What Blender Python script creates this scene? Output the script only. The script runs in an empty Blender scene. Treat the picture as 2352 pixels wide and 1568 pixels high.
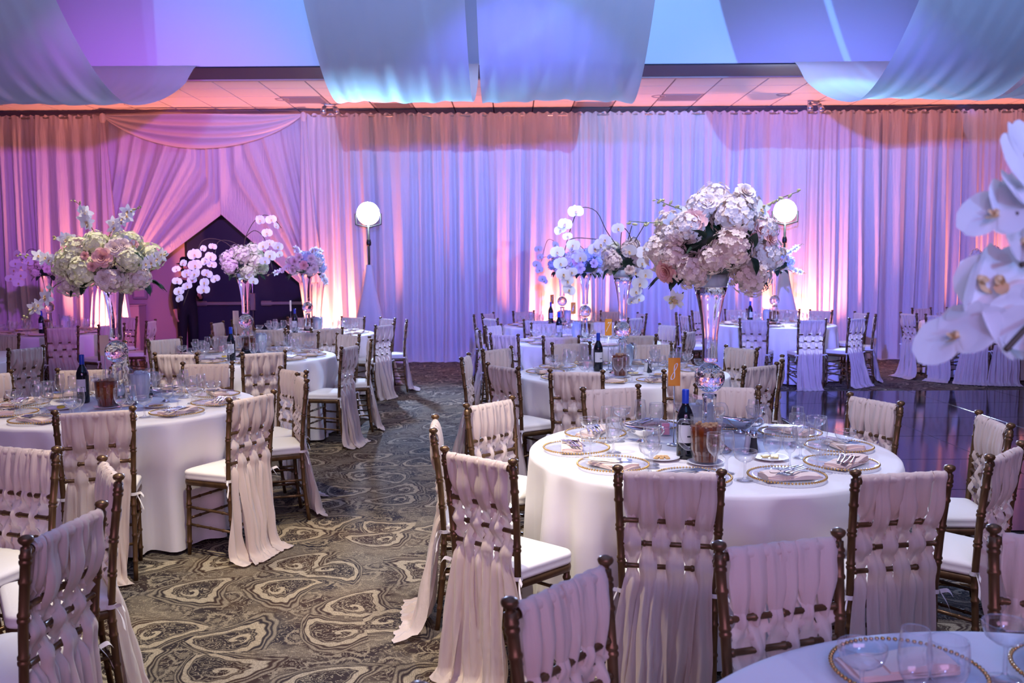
import bpy, math, random
import numpy as np
from mathutils import Vector, Matrix

random.seed(7); np.random.seed(7)
PI = math.pi; TAU = 2*PI
SC = bpy.context.scene
COL = SC.collection

# ------------------------------------------------------------------ camera
F_PX, CAM_H, PITCH, ROLL = 2075.0, 1.63, 0.08545, -0.0064
cam_d = bpy.data.cameras.new('camera'); cam = bpy.data.objects.new('camera', cam_d); COL.objects.link(cam)
cam_d.sensor_width = 36.0; cam_d.lens = 36.0*F_PX/2352.0; cam_d.clip_start = 0.05; cam_d.clip_end = 200
cr, sr, cp, spn = math.cos(ROLL), math.sin(ROLL), math.cos(PITCH), math.sin(PITCH)
cx_ = Vector((cr, spn*sr, cp*sr)); cy_ = Vector((-sr, spn*cr, cp*cr)); cz_ = -Vector((0, cp, -spn))
cam.matrix_world = Matrix(((cx_.x, cy_.x, cz_.x, 0), (cx_.y, cy_.y, cz_.y, 0), (cx_.z, cy_.z, cz_.z, CAM_H), (0, 0, 0, 1)))
cam_d.dof.use_dof = True; cam_d.dof.focus_distance = 4.6; cam_d.dof.aperture_fstop = 5.0
SC.camera = cam
# ------------------------------------------------------------------ view, world, lights
SC.view_settings.view_transform = 'Standard'; SC.view_settings.look = 'None'
SC.view_settings.gamma = 1.0; SC.view_settings.use_curve_mapping = False
SC.view_settings.exposure = 0.0
SC.cycles.caustics_reflective = False; SC.cycles.caustics_refractive = False
SC.cycles.transparent_max_bounces = 24
SC.cycles.max_bounces = 10
w = bpy.data.worlds.new('world'); SC.world = w; w.use_nodes = True
w.node_tree.nodes['Background'].inputs[0].default_value = (0.22, 0.11, 0.26, 1)
w.node_tree.nodes['Background'].inputs[1].default_value = 0.17

def spot(name, loc, target, color, energy, size, blend=0.6, radius=0.08):
    d = bpy.data.lights.new(name, 'SPOT'); d.color = color; d.energy = energy
    d.spot_size = math.radians(size); d.spot_blend = blend; d.shadow_soft_size = radius
    o = bpy.data.objects.new(name, d); COL.objects.link(o); o.location = loc
    o.rotation_euler = (Vector(target)-Vector(loc)).to_track_quat('-Z', 'Y').to_euler()
    return o
def area(name, loc, target, color, energy, sx, sy):
    d = bpy.data.lights.new(name, 'AREA'); d.color = color; d.energy = energy; d.shape = 'RECTANGLE'; d.size = sx; d.size_y = sy
    o = bpy.data.objects.new(name, d); COL.objects.link(o); o.location = loc
    o.rotation_euler = (Vector(target)-Vector(loc)).to_track_quat('-Z', 'Y').to_euler()
    return o
# unseen wash lights above the frame, aimed at the drape
spot('wash_light_violet', (0.0, 4.25, 2.95), (0.3, 15.1, 1.75), (0.12, 0.13, 1.0), 3500, 44, 1.0, 0.05)
spot('wash_light_blue', (1.2, 4.25, 2.95), (5.4, 15.1, 1.75), (0.16, 0.18, 1.0), 4500, 46, 1.0, 0.05)
spot('wash_light_magenta', (-1.2, 4.25, 2.95), (-6.2, 15.1, 2.75), (0.42, 0.09, 0.80), 3200, 42, 1.0, 0.05)
area('room_fill', (0.3, -4.0, 3.2), (0.3, 6, 0.8), (0.92, 0.50, 0.95), 185, 6, 2)  # added pinkish fill for the foreground, no fixture there
# amber uplights along the drape
AMBER = (1.0, 0.27, 0.17)
UPX = [-6.55, -3.08, 0.85, 4.78, 8.2]
for ux in UPX:
    spot('uplight_beam', (ux, 14.72, 0.20), (ux, 15.18, 1.7), AMBER, 600, 112, 1.0, 0.06)
# pin spots over the tables (warm white)
WARM = (1.0, 0.84, 0.60)
spot('pin_light_number_eight', (0.75, 3.3, 4.2), (0.92, 4.12, 0.9), (0.95, 0.90, 1.0), 330, 64, 0.5, 0.06)
spot('pin_light_left_front', (-2.3, 5.3, 4.2), (-2.48, 5.64, 0.8), WARM, 340, 68, 0.4, 0.06)
spot('pin_light_number_seven', (1.0, 5.3, 3.5), (0.88, 7.16, 1.15), (0.95, 0.92, 1.0), 190, 58, 0.5, 0.06)
spot('pin_light_orchid_table', (-2.4, 6.4, 3.6), (-2.55, 8.6, 1.15), (0.92, 0.92, 1.0), 230, 56, 0.5, 0.06)
spot('pin_light_aisle', (-0.9, 3.4, 4.2), (-0.75, 4.0, 0), (1.0, 0.88, 0.66), 640, 52, 0.6, 0.06)
spot('pin_light_number_six', (2.1, 10.0, 3.9), (0.82, 10.1, 0.8), (0.80, 0.72, 1.0), 60, 62, 0.5, 0.06)
spot('orchid_fill_blue', (0.5, -0.6, 2.5), (0.72, 1.3, 1.66), (0.24, 0.30, 1.0), 55, 34, 0.8, 0.06)  # added blue fill to brighten the corner orchid, no such lamp stands there
# blue wash from the far end of the hall that catches the soffit and the ceiling drapes
spot('soffit_wash_blue', (2.0, -14.0, 2.2), (1.5, 12.0, 8.6), (0.15, 0.42, 1.0), 30000, 38, 1.0, 0.05)
spot('soffit_wash_lilac', (2.4, -14.0, 2.2), (-3.0, 12.0, 8.6), (0.20, 0.26, 1.0), 4500, 38, 1.0, 0.05)
spot('strip_fill_blue', (0.0, -2.0, 3.4), (0.0, 8.4, 4.7), (0.14, 0.22, 1.0), 1100, 50, 0.8, 0.05)  # added near the camera to colour the sheer strips blue, no fixture
# beams of the two lamps on tripods in front of the drape
for lx in (-2.26, 4.33):
    spot('tripod_beam', (lx, 14.15, 2.44), (0.4, 3.0, 1.0), (0.40, 0.56, 1.0), 1500, 95, 0.8, 0.1)
spot('tripod_beam_up', (-2.26, 14.15, 2.5), (-0.95, 8.9, 3.25), (0.16, 0.62, 1.0), 2600, 22, 0.5, 0.1)
spot('tripod_beam_up', (4.33, 14.15, 2.5), (3.95, 10.0, 3.5), (0.16, 0.62, 1.0), 1500, 26, 0.6, 0.1)

# ------------------------------------------------------------------ node helpers / materials
class NT:
    def __init__(s, mat):
        s.t = mat.node_tree; s.n = s.t.nodes; s.l = s.t.links
    def new(s, typ, **kw):
        n = s.n.new(typ)
        for k, v in kw.items(): setattr(n, k, v)
        return n
    def setin(s, node, i, v):
        if isinstance(v, bpy.types.NodeSocket): s.l.new(v, node.inputs[i])
        elif v is not None: node.inputs[i].default_value = v
    def m(s, op, a, b=None, c=None, clamp=False):
        n = s.new('ShaderNodeMath', operation=op); n.use_clamp = clamp
        s.setin(n, 0, a); s.setin(n, 1, b); s.setin(n, 2, c)
        return n.outputs[0]
    def mixc(s, f, a, b):
        n = s.new('ShaderNodeMix', data_type='RGBA')
        s.setin(n, 0, f); s.setin(n, 6, a); s.setin(n, 7, b)
        return n.outputs[2]
    def ss(s, v, a, b):
        n = s.new('ShaderNodeMapRange', interpolation_type='SMOOTHSTEP')
        s.setin(n, 0, v); n.inputs[1].default_value = a; n.inputs[2].default_value = b
        return n.outputs[0]
    def noise(s, vec, scale, detail=3, rough=0.5, dist=0.0):
        n = s.new('ShaderNodeTexNoise'); s.setin(n, 'Vector', vec)
        n.inputs['Scale'].default_value = scale; n.inputs['Detail'].default_value = detail
        n.inputs['Roughness'].default_value = rough; n.inputs['Distortion'].default_value = dist
        return n.outputs[0]
    def mapped(s, scale, coord='Object', rot=(0, 0, 0)):
        tc = s.new('ShaderNodeTexCoord'); mp = s.new('ShaderNodeMapping')
        mp.inputs['Scale'].default_value = scale; mp.inputs['Rotation'].default_value = rot
        s.l.new(tc.outputs[coord], mp.inputs['Vector']); return mp.outputs[0]
def c4(c): return (c[0], c[1], c[2], 1.0)

def pmat(name, color, rough=0.5, metal=0.0, trans=0.0, ior=1.45, sheen=0.0, bump=None, var=0.0, vscale=(6, 6, 6), translucent=0.0, see=0.0, spec=0.5):
    """principled material; bump=(scale xyz, strength, distance); var mixes a darker/lighter noise into the colour"""
    m = bpy.data.materials.new(name); m.use_nodes = True; k = NT(m)
    b = m.node_tree.nodes['Principled BSDF']; out = m.node_tree.nodes['Material Output']
    b.inputs['Base Color'].default_value = c4(color); b.inputs['Roughness'].default_value = rough
    b.inputs['Metallic'].default_value = metal; b.inputs['Transmission Weight'].default_value = trans
    b.inputs['IOR'].default_value = ior; b.inputs['Sheen Weight'].default_value = sheen
    b.inputs['Specular IOR Level'].default_value = spec
    if var > 0:
        f = k.noise(k.mapped(vscale), 1.0, 4)
        f = k.ss(f, 0.3, 0.7)
        lo = tuple(max(0, x*(1-var)) for x in color); hi = tuple(min(1, x*(1+var)) for x in color)
        k.l.new(k.mixc(f, c4(lo), c4(hi)), b.inputs['Base Color'])
    if bump:
        bn = k.new('ShaderNodeBump'); bn.inputs['Strength'].default_value = bump[1]; bn.inputs['Distance'].default_value = bump[2]
        k.l.new(k.noise(k.mapped(bump[0]), 1.0, 4), bn.inputs['Height']); k.l.new(bn.outputs[0], b.inputs['Normal'])
    sh = b.outputs[0]
    if translucent > 0:
        t = k.new('ShaderNodeBsdfTranslucent'); t.inputs[0].default_value = c4(color)
        mx = k.new('ShaderNodeMixShader'); mx.inputs[0].default_value = translucent
        k.l.new(sh, mx.inputs[1]); k.l.new(t.outputs[0], mx.inputs[2]); sh = mx.outputs[0]
    if see > 0:
        t = k.new('ShaderNodeBsdfTransparent'); mx = k.new('ShaderNodeMixShader'); mx.inputs[0].default_value = see
        k.l.new(sh, mx.inputs[1]); k.l.new(t.outputs[0], mx.inputs[2]); sh = mx.outputs[0]
    k.l.new(sh, out.inputs[0])
    return m
def thin_glass(name, tint=(1, 1, 1), lo=0.05, hi=0.85, frost=0.0):
    m = bpy.data.materials.new(name); m.use_nodes = True; k = NT(m); out = m.node_tree.nodes['Material Output']
    m.node_tree.nodes.remove(m.node_tree.nodes['Principled BSDF'])
    lw = k.new('ShaderNodeLayerWeight'); lw.inputs[0].default_value = 0.42
    fac = k.m('ADD', k.m('MULTIPLY', k.m('POWER', lw.outputs['Facing'], 1.6), hi-lo), lo)
    tr = k.new('ShaderNodeBsdfTransparent'); tr.inputs[0].default_value = c4(tint)
    gl = k.new('ShaderNodeBsdfGlossy'); gl.inputs['Roughness'].default_value = 0.09
    mx = k.new('ShaderNodeMixShader'); k.l.new(fac, mx.inputs[0]); k.l.new(tr.outputs[0], mx.inputs[1]); k.l.new(gl.outputs[0], mx.inputs[2])
    ed = k.new('ShaderNodeBsdfDiffuse'); ed.inputs[0].default_value = (0.86, 0.88, 0.95, 1)  # white at grazing edges paints in the bright rim highlights
    me_ = k.new('ShaderNodeMixShader'); me_.inputs[0].default_value = 0.16
    k.l.new(gl.outputs[0], me_.inputs[1]); k.l.new(ed.outputs[0], me_.inputs[2]); k.l.new(me_.outputs[0], mx.inputs[2])
    sh = mx.outputs[0]
    if frost > 0:
        df = k.new('ShaderNodeBsdfDiffuse'); df.inputs[0].default_value = (0.85, 0.9, 0.95, 1)
        m2 = k.new('ShaderNodeMixShader'); m2.inputs[0].default_value = frost
        k.l.new(sh, m2.inputs[1]); k.l.new(df.outputs[0], m2.inputs[2]); sh = m2.outputs[0]
    k.l.new(sh, out.inputs[0]); return m
def glass(name, color=(1, 1, 1), ior=1.45, rough=0.0):
    m = bpy.data.materials.new(name); m.use_nodes = True; k = NT(m); out = m.node_tree.nodes['Material Output']
    m.node_tree.nodes.remove(m.node_tree.nodes['Principled BSDF'])
    g = k.new('ShaderNodeBsdfGlass'); g.inputs['Color'].default_value = c4(color); g.inputs['IOR'].default_value = ior; g.inputs['Roughness'].default_value = rough
    k.l.new(g.outputs[0], out.inputs[0]); return m
def emit(name, color, strength):
    m = bpy.data.materials.new(name); m.use_nodes = True; k = NT(m); out = m.node_tree.nodes['Material Output']
    m.node_tree.nodes.remove(m.node_tree.nodes['Principled BSDF'])
    e = k.new('ShaderNodeEmission'); e.inputs[0].default_value = c4(color); e.inputs[1].default_value = strength
    k.l.new(e.outputs[0], out.inputs[0]); return m

def carpet_mat():
    m = bpy.data.materials.new('paisley_carpet'); m.use_nodes = True; k = NT(m); b = m.node_tree.nodes['Principled BSDF']
    tc = k.new('ShaderNodeTexCoord'); P = tc.outputs['Object']
    def band(v, a, b_, e=0.010): return k.m('MULTIPLY', k.ss(v, a-e, a+e), k.m('SUBTRACT', 1.0, k.ss(v, b_-e, b_+e)))
    def layer(scale, off, rnd):
        """bent, tapering teardrops, one per cell, each turned its own way"""
        mp = k.new('ShaderNodeMapping'); mp.inputs['Scale'].default_value = (scale, scale, 1); mp.inputs['Location'].default_value = off
        k.l.new(P, mp.inputs[0])
        v = k.new('ShaderNodeTexVoronoi', voronoi_dimensions='2D'); v.inputs['Scale'].default_value = 1.0; v.inputs['Randomness'].default_value = rnd
        k.l.new(mp.outputs[0], v.inputs['Vector'])
        sub = k.new('ShaderNodeVectorMath', operation='SUBTRACT'); k.l.new(mp.outputs[0], sub.inputs[0]); k.l.new(v.outputs['Position'], sub.inputs[1])
        sp = k.new('ShaderNodeSeparateXYZ'); k.l.new(sub.outputs[0], sp.inputs[0])
        cc = k.new('ShaderNodeSeparateColor'); k.l.new(v.outputs['Color'], cc.inputs[0])
        ang = k.m('MULTIPLY', cc.outputs[0], 6.283); ca = k.m('COSINE', ang); sa = k.m('SINE', ang)
        X = k.m('SUBTRACT', k.m('MULTIPLY', sp.outputs[0], ca), k.m('MULTIPLY', sp.outputs[1], sa))
        Y = k.m('ADD', k.m('MULTIPLY', sp.outputs[0], sa), k.m('MULTIPLY', sp.outputs[1], ca))
        Y = k.m('ADD', Y, k.m('MULTIPLY', k.m('SUBTRACT', k.m('MULTIPLY', X, X), 0.04), 1.15))
        tap = k.m('MAXIMUM', k.m('ADD', 1.12, k.m('MULTIPLY', X, 1.5)), 0.55)
        Yt = k.m('MULTIPLY', Y, tap); Xs = k.m('MULTIPLY', X, 0.80)
        rs = k.m('SQRT', k.m('ADD', k.m('MULTIPLY', Xs, Xs), k.m('MULTIPLY', Yt, Yt)))
        th = k.m('ARCTAN2', Yt, k.m('ADD', Xs, 0.10))
        r2 = k.m('SQRT', k.m('ADD', k.m('POWER', k.m('ADD', Xs, 0.10), 2.0), k.m('MULTIPLY', Yt, Yt)))
        scal = k.m('SINE', k.m('ADD', k.m('MULTIPLY', th, 11.0), k.m('MULTIPLY', rs, 30.0)))
        spir = k.m('SINE', k.m('ADD', k.m('MULTIPLY', th, 1.0), k.m('MULTIPLY', r2, 46.0)))
        return rs, th, r2, scal, spir, mp.outputs[0]
    rs, th, r2, scal, spir, q = layer(2.35, (0.3, 0.1, 0), 0.7)
    ed = k.m('ADD', rs, k.m('MULTIPLY', scal, 0.010))
    body = band(ed, 0.255, 0.325); line1 = band(ed, 0.225, 0.238, 0.006); line2 = band(ed, 0.352, 0.372, 0.007); halo = band(ed, 0.395, 0.43, 0.012)
    inside = k.m('SUBTRACT', 1.0, k.ss(ed, 0.205, 0.225))
    eye = k.m('MULTIPLY', k.m('SUBTRACT', 1.0, k.ss(r2, 0.10, 0.13)), k.ss(spir, 0.1, 0.5))
    fil = k.noise(q, 7.5, 2, 0.5, 2.6); filv = band(fil, 0.46, 0.52, 0.018); fil2 = band(k.noise(q, 5.0, 2, 0.5, 3.2), 0.52, 0.58, 0.02)
    ins = k.m('MULTIPLY', inside, k.m('MAXIMUM', eye, k.m('MULTIPLY', filv, 0.75)))
    # small sprigs and woven tone patches between the big teardrops
    rsb, thb, r2b, scb, spb, qb = layer(5.4, (0.7, 0.45, 0), 0.9)
    edb = k.m('ADD', rsb, k.m('MULTIPLY', scb, 0.02))
    small = k.m('ADD', k.m('MULTIPLY', band(edb, 0.25, 0.34, 0.02), 0.85), k.m('MULTIPLY', k.m('SUBTRACT', 1.0, k.ss(edb, 0.10, 0.16)), 0.55))
    big = k.ss(k.noise(P, 2.4, 2, 0.5, 1.0), 0.44, 0.58)
    outm = k.ss(ed, 0.43, 0.46)
    outv = k.m('MULTIPLY', outm, k.m('MAXIMUM', k.m('MULTIPLY', small, 0.7), k.m('MAXIMUM', k.m('MULTIPLY', big, 0.36), k.m('MULTIPLY', fil2, 0.62))))
    val = k.m('ADD', k.m('ADD', k.m('MULTIPLY', body, 0.92), k.m('MULTIPLY', line1, 0.55)), k.m('ADD', k.m('ADD', k.m('MULTIPLY', line2, 0.5), k.m('MULTIPLY', halo, 0.55)), k.m('ADD', ins, outv)), clamp=True)
    mp = k.new('ShaderNodeMapping'); mp.inputs['Scale'].default_value = (240, 70, 1); k.l.new(P, mp.inputs[0])
    pile = k.noise(mp.outputs[0], 1.0, 2, 0.6); pile2 = k.ss(pile, 0.25, 0.75)
    val = k.m('MULTIPLY', val, k.m('ADD', 0.50, k.m('MULTIPLY', pile2, 0.80)), clamp=True)
    hue = k.ss(k.noise(P, 0.8, 2), 0.35, 0.65)
    light = k.mixc(hue, (0.39, 0.31, 0.195, 1), (0.35, 0.30, 0.215, 1))
    dark = k.mixc(k.ss(k.noise(P, 1.7, 2), 0.4, 0.6), (0.040, 0.021, 0.014, 1), (0.026, 0.020, 0.021, 1))
    k.l.new(k.mixc(val, dark, light), b.inputs['Base Color'])
    b.inputs['Roughness'].default_value = 0.95; b.inputs['Specular IOR Level'].default_value = 0.15
    bn = k.new('ShaderNodeBump'); bn.inputs['Strength'].default_value = 0.35; bn.inputs['Distance'].default_value = 0.004
    k.l.new(k.m('ADD', pile, val), bn.inputs['Height']); k.l.new(bn.outputs[0], b.inputs['Normal'])
    return m

M = {}
M['gold'] = pmat('aged_gold_wood', (0.135, 0.075, 0.032), 0.34, 0.5, var=0.25, vscale=(25, 25, 8))
M['gold2'] = pmat('bright_gold', (0.62, 0.38, 0.13), 0.25, 0.9)
M['sash'] = pmat('blush_chiffon', (0.80, 0.66, 0.57), 0.85, sheen=0.3, translucent=0.28, bump=((70, 70, 5), 0.5, 0.006))
M['cushion'] = pmat('ivory_canvas', (0.84, 0.80, 0.72), 0.8, bump=((60, 60, 60), 0.2, 0.003))
M['tie'] = pmat('ivory_ribbon', (0.82, 0.78, 0.72), 0.75)
M['cloth'] = pmat('ivory_table_linen', (0.84, 0.80, 0.76), 0.7, sheen=0.2, bump=((9, 9, 3), 0.25, 0.01))
M['drape'] = pmat('crushed_voile', (0.76, 0.71, 0.72), 0.55, sheen=0.3, translucent=0.12, bump=((38, 38, 3.0), 0.7, 0.02))
M['sheer'] = pmat('white_sheer', (0.76, 0.77, 0.80), 0.7, translucent=0.42, see=0.06, bump=((10, 1.2, 5), 0.15, 0.01))
M['swag'] = pmat('satin_swag', (0.80, 0.72, 0.70), 0.5, translucent=0.15, bump=((4, 20, 14), 0.35, 0.015))
M['soffit'] = pmat('painted_soffit', (0.72, 0.74, 0.78), 0.75, bump=((30, 30, 30), 0.05, 0.002))
M['dark'] = pmat('dark_track', (0.02, 0.022, 0.035), 0.5)
M['wall'] = pmat('painted_wall', (0.55, 0.42, 0.40), 0.8)
M['tile'] = pmat('ceiling_tile', (0.78, 0.75, 0.73), 0.85, bump=((90, 90, 90), 0.3, 0.003))
M['grid'] = pmat('tile_grid', (0.12, 0.10, 0.10), 0.6)
M['vent'] = pmat('vent_grey', (0.38, 0.33, 0.34), 0.5)
M['door'] = pmat('navy_door', (0.022, 0.026, 0.05), 0.45)
M['steel'] = pmat('brushed_steel', (0.55, 0.55, 0.57), 0.3, 0.9)
M['silver'] = pmat('polished_silver', (0.80, 0.80, 0.82), 0.12, 1.0)
M['black'] = pmat('black_metal', (0.012, 0.012, 0.014), 0.4)
M['floorwood'] = pmat('dark_parquet', (0.012, 0.009, 0.011), 0.09, var=0.35, vscale=(3, 14, 1), spec=0.42)
M['carpet'] = carpet_mat()
M['glass'] = thin_glass('clear_stemware', (0.985, 0.985, 1.0), 0.10, 1.0)
M['plate'] = thin_glass('clear_charger', (0.95, 0.96, 1.0), 0.10, 0.55, 0.10)
M['pitch'] = thin_glass('clear_pitcher', (0.97, 0.98, 1.0), 0.07, 0.8)
M['crystal'] = glass('cut_crystal', (1, 1, 1), 1.5)
M['vase'] = glass('vase_glass', (1, 1, 1), 1.34)
M['tea'] = pmat('iced_tea', (0.27, 0.055, 0.012), 0.08, trans=0.55, ior=1.33)
M['ice'] = pmat('tea_ice', (0.70, 0.42, 0.22), 0.15, trans=0.5, ior=1.31)
M['water'] = pmat('ice_water', (0.80, 0.88, 0.96), 0.35, trans=0.35, ior=1.33)
M['gel'] = pmat('lamplit_gel', (0.82, 0.93, 1.0), 0.3, trans=0.08, ior=1.33)  # pale and nearly opaque: lamp glow from behind is put into the colour
M['bottle'] = pmat('dark_bottle_glass', (0.006, 0.008, 0.014), 0.06, spec=0.7)
M['capsule'] = pmat('blue_capsule', (0.015, 0.05, 0.42), 0.35)
M['paper'] = pmat('label_paper', (0.70, 0.70, 0.72), 0.7)
M['ink'] = pmat('label_ink', (0.05, 0.05, 0.08), 0.7)
M['orange'] = pmat('orange_card', (0.90, 0.34, 0.035), 0.7)
M['cardback'] = pmat('cream_card_back', (0.85, 0.66, 0.50), 0.7)
M['white'] = pmat('white_ink', (0.88, 0.84, 0.82), 0.6)
M['china'] = pmat('white_china', (0.82, 0.82, 0.83), 0.2)
M['butter'] = pmat('foil_butter', (0.85, 0.70, 0.30), 0.35, 0.2)
M['lemon'] = pmat('lemon_slice', (0.90, 0.62, 0.05), 0.5)
M['bread'] = pmat('cracker', (0.62, 0.36, 0.13), 0.8, var=0.3, vscale=(60, 60, 60))
M['sugar'] = pmat('sweetener_paper', (0.85, 0.80, 0.82), 0.6)
M['pink'] = pmat('pink_packet', (0.85, 0.35, 0.45), 0.6)
M['gravy'] = pmat('creamy_dressing', (0.75, 0.52, 0.36), 0.4)
M['salt'] = pmat('salt_white', (0.82, 0.82, 0.82), 0.6)
M['pepper'] = pmat('pepper_dark', (0.03, 0.03, 0.035), 0.7)
M['napkin'] = pmat('blush_napkin', (0.83, 0.66, 0.55), 0.8, bump=((50, 50, 50), 0.2, 0.002))
M['hyd'] = pmat('cream_hydrangea', (0.87, 0.75, 0.68), 0.75, translucent=0.25, var=0.12, vscale=(1.5, 1.5, 1.5))
M['hydg'] = pmat('lime_hydrangea', (0.82, 0.82, 0.58), 0.75, translucent=0.25, var=0.15, vscale=(1.5, 1.5, 1.5))
M['hydb'] = pmat('pale_blue_hydrangea', (0.62, 0.70, 0.82), 0.75, translucent=0.25)
M['rose'] = pmat('blush_rose', (0.86, 0.50, 0.44), 0.6, translucent=0.2)
M['rosew'] = pmat('ivory_rose', (0.88, 0.74, 0.66), 0.6, translucent=0.2)
M['orchid'] = pmat('white_orchid', (0.84, 0.83, 0.84), 0.55, translucent=0.3)
M['lip'] = pmat('orchid_lip', (0.62, 0.44, 0.22), 0.5)
M['bud'] = pmat('orchid_bud', (0.55, 0.50, 0.22), 0.6)
M['leaf'] = pmat('dark_leaf', (0.012, 0.034, 0.016), 0.4)
M['stem'] = pmat('orchid_stem', (0.06, 0.04, 0.02), 0.6)
M['gstem'] = pmat('green_stem', (0.16, 0.20, 0.06), 0.6)
M['suit'] = pmat('navy_suit', (0.008, 0.008, 0.014), 0.8)
M['skin'] = pmat('skin', (0.52, 0.28, 0.20), 0.55)
M['hair'] = pmat('black_hat_felt', (0.006, 0.006, 0.010), 0.9)
M['shoe'] = pmat('black_leather', (0.01, 0.01, 0.01), 0.3)
M['spandex'] = pmat('white_spandex', (0.78, 0.76, 0.80), 0.7, translucent=0.1)
M['lens'] = emit('lamp_lens', (0.72, 0.88, 1.0), 60.0)
M['amberlens'] = emit('amber_lens', (1.0, 0.36, 0.08), 6.0)
M['box'] = pmat('painted_cabinet', (0.62, 0.46, 0.44), 0.7)

# ------------------------------------------------------------------ mesh helpers
class MB:
    def __init__(s): s.v = []; s.f = []; s.mi = []; s.cur = 0
    def add(s, V, F):
        o = len(s.v); s.v.extend([tuple(map(float, p)) for p in V]); s.f.extend([tuple(i+o for i in f) for f in F]); s.mi.extend([s.cur]*len(F)); return s
    def grid(s, P, close_u=False, close_v=False):
        """P array (n,m,3)"""
        n, m = P.shape[:2]; F = []
        for i in range(n if close_u else n-1):
            for j in range(m if close_v else m-1):
                a, b = i, (i+1) % n; c, d = j, (j+1) % m
                F.append((a*m+c, b*m+c, b*m+d, a*m+d))
        return s.add(P.reshape(-1, 3), F)
    def box(s, x0, x1, y0, y1, z0, z1):
        V = [(x, y, z) for x in (x0, x1) for y in (y0, y1) for z in (z0, z1)]
        return s.add(V, [(0, 1, 3, 2), (4, 6, 7, 5), (0, 4, 5, 1), (2, 3, 7, 6), (0, 2, 6, 4), (1, 5, 7, 3)])
    def bbox(s, x0, x1, y0, y1, z0, z1, b=0.004):
        """box with chamfered vertical-profile edges"""
        def ring(z, i): return [(x0+i, y0, z), (x1-i, y0, z), (x1, y0+i, z), (x1, y1-i, z), (x1-i, y1, z), (x0+i, y1, z), (x0, y1-i, z), (x0, y0+i, z)]
        def inset(z, i): return [(x0+b+i, y0+i, z), (x1-b-i, y0+i, z), (x1-i, y0+b+i, z), (x1-i, y1-b-i, z), (x1-b-i, y1-i, z), (x0+b+i, y1-i, z), (x0+i, y1-b-i, z), (x0+i, y0+b+i, z)]
        R = [inset(z0, b), inset(z0+b, 0), inset(z1-b, 0), inset(z1, b)]
        V = sum(R, []); F = []
        for r in range(3):
            for j in range(8): F.append((r*8+j, r*8+(j+1) % 8, r*8+8+(j+1) % 8, r*8+8+j))
        F.append(tuple(reversed(range(8)))); F.append(tuple(range(24, 32)))
        return s.add(V, F)
    def lathe(s, prof, n=20, c=(0, 0, 0), caps=False, ell=(1, 1)):
        P = np.zeros((n, len(prof), 3))
        for i in range(n):
            a = TAU*i/n
            for j, (r, z) in enumerate(prof): P[i, j] = (c[0]+r*math.cos(a)*ell[0], c[1]+r*math.sin(a)*ell[1], c[2]+z)
        o = len(s.v); s.grid(P, close_u=True)
        if caps:
            m = len(prof); F = [tuple(i*m for i in reversed(range(n))), tuple(i*m+m-1 for i in range(n))]
            s.f.extend([tuple(q+o for q in f) for f in F]); s.mi.extend([s.cur]*2)
        return s
    def tube(s, pts, rad, n=8, cap=True):
        pts = np.array(pts, float); k = len(pts)
        if not hasattr(rad, '__len__'): rad = [rad]*k
        P = np.zeros((k, n, 3)); T = np.gradient(pts, axis=0)
        up = np.array([0, 0, 1.0]); prev = None
        for i in range(k):
            t = T[i]/(np.linalg.norm(T[i])+1e-9)
            if prev is None:
                a = np.cross(t, up)
                if np.linalg.norm(a) < 1e-3: a = np.cross(t, np.array([1.0, 0, 0]))
            else: a = prev-t*(prev@t)
            a /= np.linalg.norm(a)+1e-9; prev = a; b = np.cross(t, a)
            for j in range(n):
                th = TAU*j/n; P[i, j] = pts[i]+rad[i]*(math.cos(th)*a+math.sin(th)*b)
        o = len(s.v); s.grid(P, close_v=True)
        if cap:
            F = [tuple(range(n)), tuple(reversed(range((k-1)*n, k*n)))]
            s.f.extend([tuple(q+o for q in f) for f in F]); s.mi.extend([s.cur]*2)
        return s
    def mesh(s, name, mats, smooth=True):
        if not isinstance(mats, (list, tuple)): mats = [mats]
        me = bpy.data.meshes.new(name); me.from_pydata(s.v, [], s.f)
        for m in mats: me.materials.append(m)
        if len(mats) > 1: me.polygons.foreach_set('material_index', s.mi)
        me.polygons.foreach_set('use_smooth', [smooth]*len(s.f)); me.update()
        return me
def spline(keys, n):
    """keys: list of tuples sampled with Catmull-Rom to n points"""
    K = np.array(keys, float); m = len(K); out = []
    for t in np.linspace(0, m-1, n):
        i = min(int(t), m-2); u = t-i
        p0, p1, p2, p3 = K[max(i-1, 0)], K[i], K[i+1], K[min(i+2, m-1)]
        out.append(0.5*((2*p1)+(-p0+p2)*u+(2*p0-5*p1+4*p2-p3)*u*u+(-p0+3*p1-3*p2+p3)*u**3))
    return np.array(out)

def ob(name, me, parent=None, loc=(0, 0, 0), rot=(0, 0, 0), scale=None):
    o = bpy.data.objects.new(name, me); COL.objects.link(o); o.location = loc; o.rotation_euler = rot
    if scale is not None: o.scale = scale if hasattr(scale, '__len__') else (scale,)*3
    if parent: o.parent = parent
    return o
def tag(o, label=None, cat=None, group=None, kind=None):
    if label: o['label'] = label
    if cat: o['category'] = cat
    if group: o['group'] = group
    if kind: o['kind'] = kind
    return o
def thing(name, label, cat, loc, rz=0.0, group=None):
    o = bpy.data.objects.new(name, None); COL.objects.link(o); o.empty_display_size = 0.1
    o.location = loc; o.rotation_euler = (0, 0, rz)
    return tag(o, label, cat, group)
def struct(name, me, parent=None, loc=(0, 0, 0), label=None):
    o = ob(name, me, parent, loc)
    if parent is None: o['kind'] = 'structure'
    if label: o['label'] = label
    return o

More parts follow.
